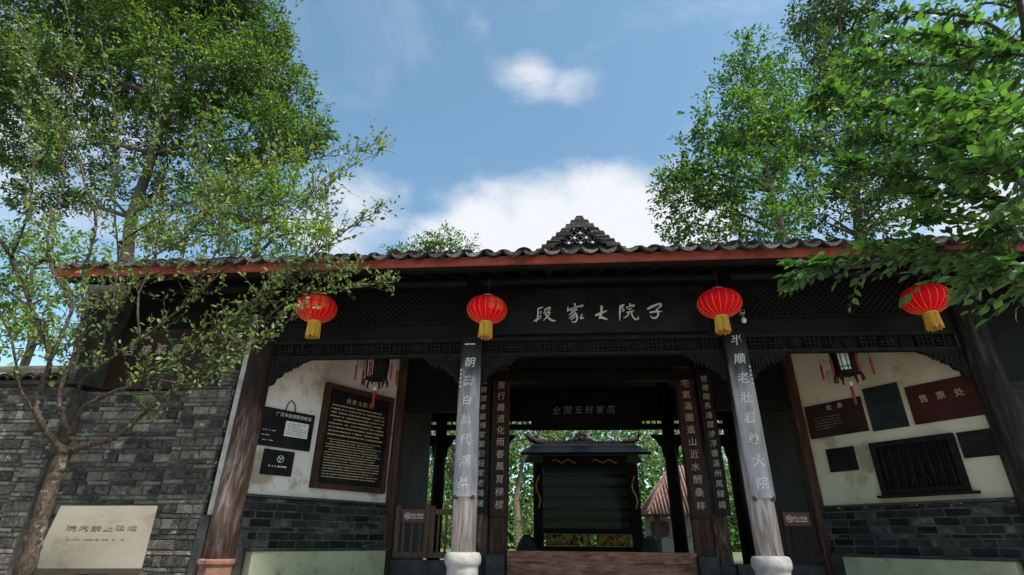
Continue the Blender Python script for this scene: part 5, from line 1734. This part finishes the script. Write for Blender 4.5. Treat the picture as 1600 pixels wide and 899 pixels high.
def leaf_parts(parent, LC, LD, LN, ln, wd, mat, n_single, fold, shape):
    """The leaves that show largest become objects of their own on shared meshes; the rest one mesh."""
    vv, _ = np.array(EYE), 0
    rel = LC - np.array(EYE)
    dep = rel @ np.array(_fw)
    sx = 800 + FPX * (rel @ np.array(CR)) / dep
    sy = 449.5 - FPX * (rel @ np.array(CU)) / dep
    inside = (sx > 5) & (sx < 1595) & (sy > 5) & (sy < 895) & (dep > .3)
    face = np.abs((LN * unit(rel)).sum(1)) * .8 + .2
    score = np.where(inside, ln / np.maximum(dep, .1) * face, 0)
    order = np.argsort(-score)
    single, rest = order[:n_single], order[n_single:]
    v, f = leaves_np(LC[rest], LD[rest], LN[rest], ln[rest], wd[rest], fold, shape)
    o = link('foliage', np_mesh('foliage', v, f, mat), parent)
    o['kind'] = 'stuff'
    one = np.array([[0, 0, 0.]])
    base = []
    for k in range(4):
        v, f = leaves_np(one, np.array([[1., 0, 0]]), np.array([[0, 0, 1.]]), np.array([1.]), np.array([.44 + .05 * k]), fold * (.7 + .2 * k), shape)
        base.append(np_mesh('leaf', v, f, mat))
    for q, i in enumerate(single):
        d = LD[i] / np.linalg.norm(LD[i])
        nn = LN[i] - d * (LN[i] @ d)
        nn /= np.linalg.norm(nn)
        s = np.cross(nn, d)
        W = Matrix(((d[0], s[0], nn[0], LC[i][0]), (d[1], s[1], nn[1], LC[i][1]), (d[2], s[2], nn[2], LC[i][2]), (0, 0, 0, 1))) @ Matrix.Diagonal((ln[i], ln[i], ln[i], 1))
        link('leaf', base[q % 4], parent, W)


leaf_parts(nt, LC, LD, LN, ln, wd, 'leaf_near_left', 300, .25, 'blade')

# ---- broad-leaved tree reaching in from the right
bt = thing('broad_leaved_tree', 'broad-leaved tree with large bright green leaves hanging into view before the eave', 'tree', (5.0, 3.2, -.3))
wood = MB()
twig_src = []
tw = [(5.0, 3.2, -.3), (4.95, 3.2, 1.2), (4.8, 3.25, 2.6), (4.6, 3.3, 4.0), (4.4, 3.4, 5.4), (4.2, 3.5, 7.0)]
wood.tube(tw, [.2, .17, .15, .12, .09, .05], 12)
B = []
def wlimb(path, r0):
    P = [np.array(path[0], float)] + [pxn(*q) for q in path[1:]]
    Q = []
    for i in range(len(P) - 1):
        p0, p1, p2, p3 = P[max(i - 1, 0)], P[i], P[i + 1], P[min(i + 2, len(P) - 1)]
        for s in range(6):
            t = s / 6
            Q.append(.5 * ((2 * p1) + (p2 - p0) * t + (2 * p0 - 5 * p1 + 4 * p2 - p3) * t * t + (3 * p1 - p0 - 3 * p2 + p3) * t ** 3))
    Q.append(P[-1])
    m = len(Q)
    wood.tube(Q, [r0 * (1 - .9 * i / (m - 1)) + .002 for i in range(m)], 6)
    for i in range(m):
        B.append((Q[i], unit((Q[min(i + 1, m - 1)] - Q[max(i - 1, 0)])[None])[0], i / (m - 1)))


wlimb([(4.8, 3.25, 2.4), (1640, 430, 3.6), (1560, 412, 3.7), (1480, 408, 3.8), (1400, 408, 3.9), (1330, 418, 4.0), (1285, 412, 4.0), (1250, 422, 4.0)], .03)
wlimb([(4.75, 3.25, 2.7), (1640, 420, 3.4), (1560, 395, 3.4), (1480, 392, 3.5), (1420, 385, 3.6), (1370, 390, 3.7)], .028)
wlimb([(4.7, 3.25, 3.0), (1640, 440, 3.3), (1580, 432, 3.2), (1530, 425, 3.2)], .024)
wlimb([(4.3, 3.45, 6.0), (1620, 20, 4.4), (1540, 5, 4.5), (1460, 60, 4.6), (1400, 60, 4.7), (1350, 75, 4.8)], .02)
wlimb([(4.3, 3.45, 5.6), (1620, 120, 4.2), (1540, 150, 4.3), (1460, 140, 4.5), (1390, 130, 4.6), (1330, 130, 4.7)], .02)
wlimb([(4.3, 3.45, 5.0), (1620, 220, 4.2), (1540, 190, 4.3), (1460, 240, 4.5), (1390, 220, 4.6), (1340, 210, 4.7)], .02)
wlimb([(4.6, 3.3, 3.6), (1620, 330, 3.5), (1540, 300, 3.6), (1460, 280, 3.7), (1390, 270, 3.8), (1335, 255, 3.9)], .035)
wlimb([(4.5, 3.35, 4.4), (1620, 250, 3.6), (1540, 220, 3.7), (1450, 190, 3.8), (1380, 170, 3.9), (1320, 160, 4.0), (1280, 150, 4.0)], .035)
wlimb([(4.4, 3.4, 5.2), (1600, 150, 3.8), (1520, 110, 3.9), (1440, 100, 4.0), (1370, 95, 4.1), (1325, 100, 4.2)], .03)
wlimb([(4.3, 3.45, 6.0), (1600, 60, 4.0), (1530, 30, 4.1), (1450, 20, 4.2), (1390, 20, 4.3), (1345, 40, 4.3)], .026)
wlimb([(4.3, 3.45, 6.2), (1600, -20, 4.0), (1500, -40, 4.1), (1420, -30, 4.2)], .024)
wlimb([(4.55, 3.3, 3.8), (1640, 200, 2.9), (1580, 180, 2.9), (1510, 160, 3.0), (1460, 150, 3.1)], .022)
wlimb([(4.5, 3.3, 4.2), (1640, 90, 3.0), (1570, 80, 3.1), (1500, 70, 3.2), (1450, 50, 3.3)], .022)
wlimb([(4.6, 3.3, 3.5), (1640, 290, 2.9), (1580, 270, 2.9), (1530, 260, 3.0), (1490, 240, 3.1)], .02)
wlimb([(4.6, 3.3, 3.6), (1640, 330, 3.3), (1570, 310, 3.5), (1500, 300, 3.7), (1440, 310, 3.8)], .02)
wlimb([(4.5, 3.3, 4.4), (1640, 230, 3.4), (1560, 240, 3.5), (1500, 215, 3.6), (1430, 230, 3.8)], .02)
wlimb([(4.6, 3.3, 3.3), (1640, 370, 3.1), (1580, 355, 3.2), (1530, 345, 3.3), (1470, 330, 3.4)], .02)
g = np.random.default_rng(15)
LC, LD, LN = [], [], []
for (p, d, s) in B:
    if s < .12:
        continue
    up_ = 1.0 if p[2] < 2.75 else 1.3
    for _ in range(g.poisson((1.75 if s < .8 else 2.0) * up_)):
        side = np.cross(d, np.array([0, 0, 1.0]))
        a = unit((d * .65 + side * g.normal() * .8 + np.array([0, 0, g.normal() * .28 - .02]))[None])[0]
        L = g.uniform(.16, .46) * (1.15 - .55 * s)
        q = np.array(p)
        e = q + a * L + np.array([0, 0, -.22 * L])
        wood.tube([q, (q + e) / 2 + np.array([0, 0, .04 * L]), e], [.005, .0035, .0015], 4, cap=False)
        nl = int(L / .043) + 2
        sd = unit(np.cross(a, np.array([0, 0, 1.0]))[None])[0]
        for k, t in enumerate(np.linspace(.12, 1, nl)):
            c = q + (e - q) * t + np.array([0, 0, .16 * L * t * (1 - t)])
            LC.append(c)
            out = a * .75 + sd * (.85 if k % 2 else -.85) if t < .97 else a
            LD.append(unit((out + g.normal(size=3) * .22 + np.array([0, 0, -.32]))[None])[0])
            LN.append(unit((np.array([0, 0, 1.0]) + g.normal(size=3) * .45)[None])[0])
LC, LD, LN = np.array(LC), np.array(LD), np.array(LN)
ln = g.uniform(.052, .11, len(LC))
wd = ln * g.uniform(.38, .58, len(LC))
wood.build('trunk', 'bark_dark', bt, True)
leaf_parts(bt, LC, LD, LN, ln, wd, 'leaf_near_right', 300, .18, 'blade')
print('near-right leaves', len(LC))

if _fo.name in col.objects:
    col.objects.unlink(_fo)
bpy.data.objects.remove(_fo)
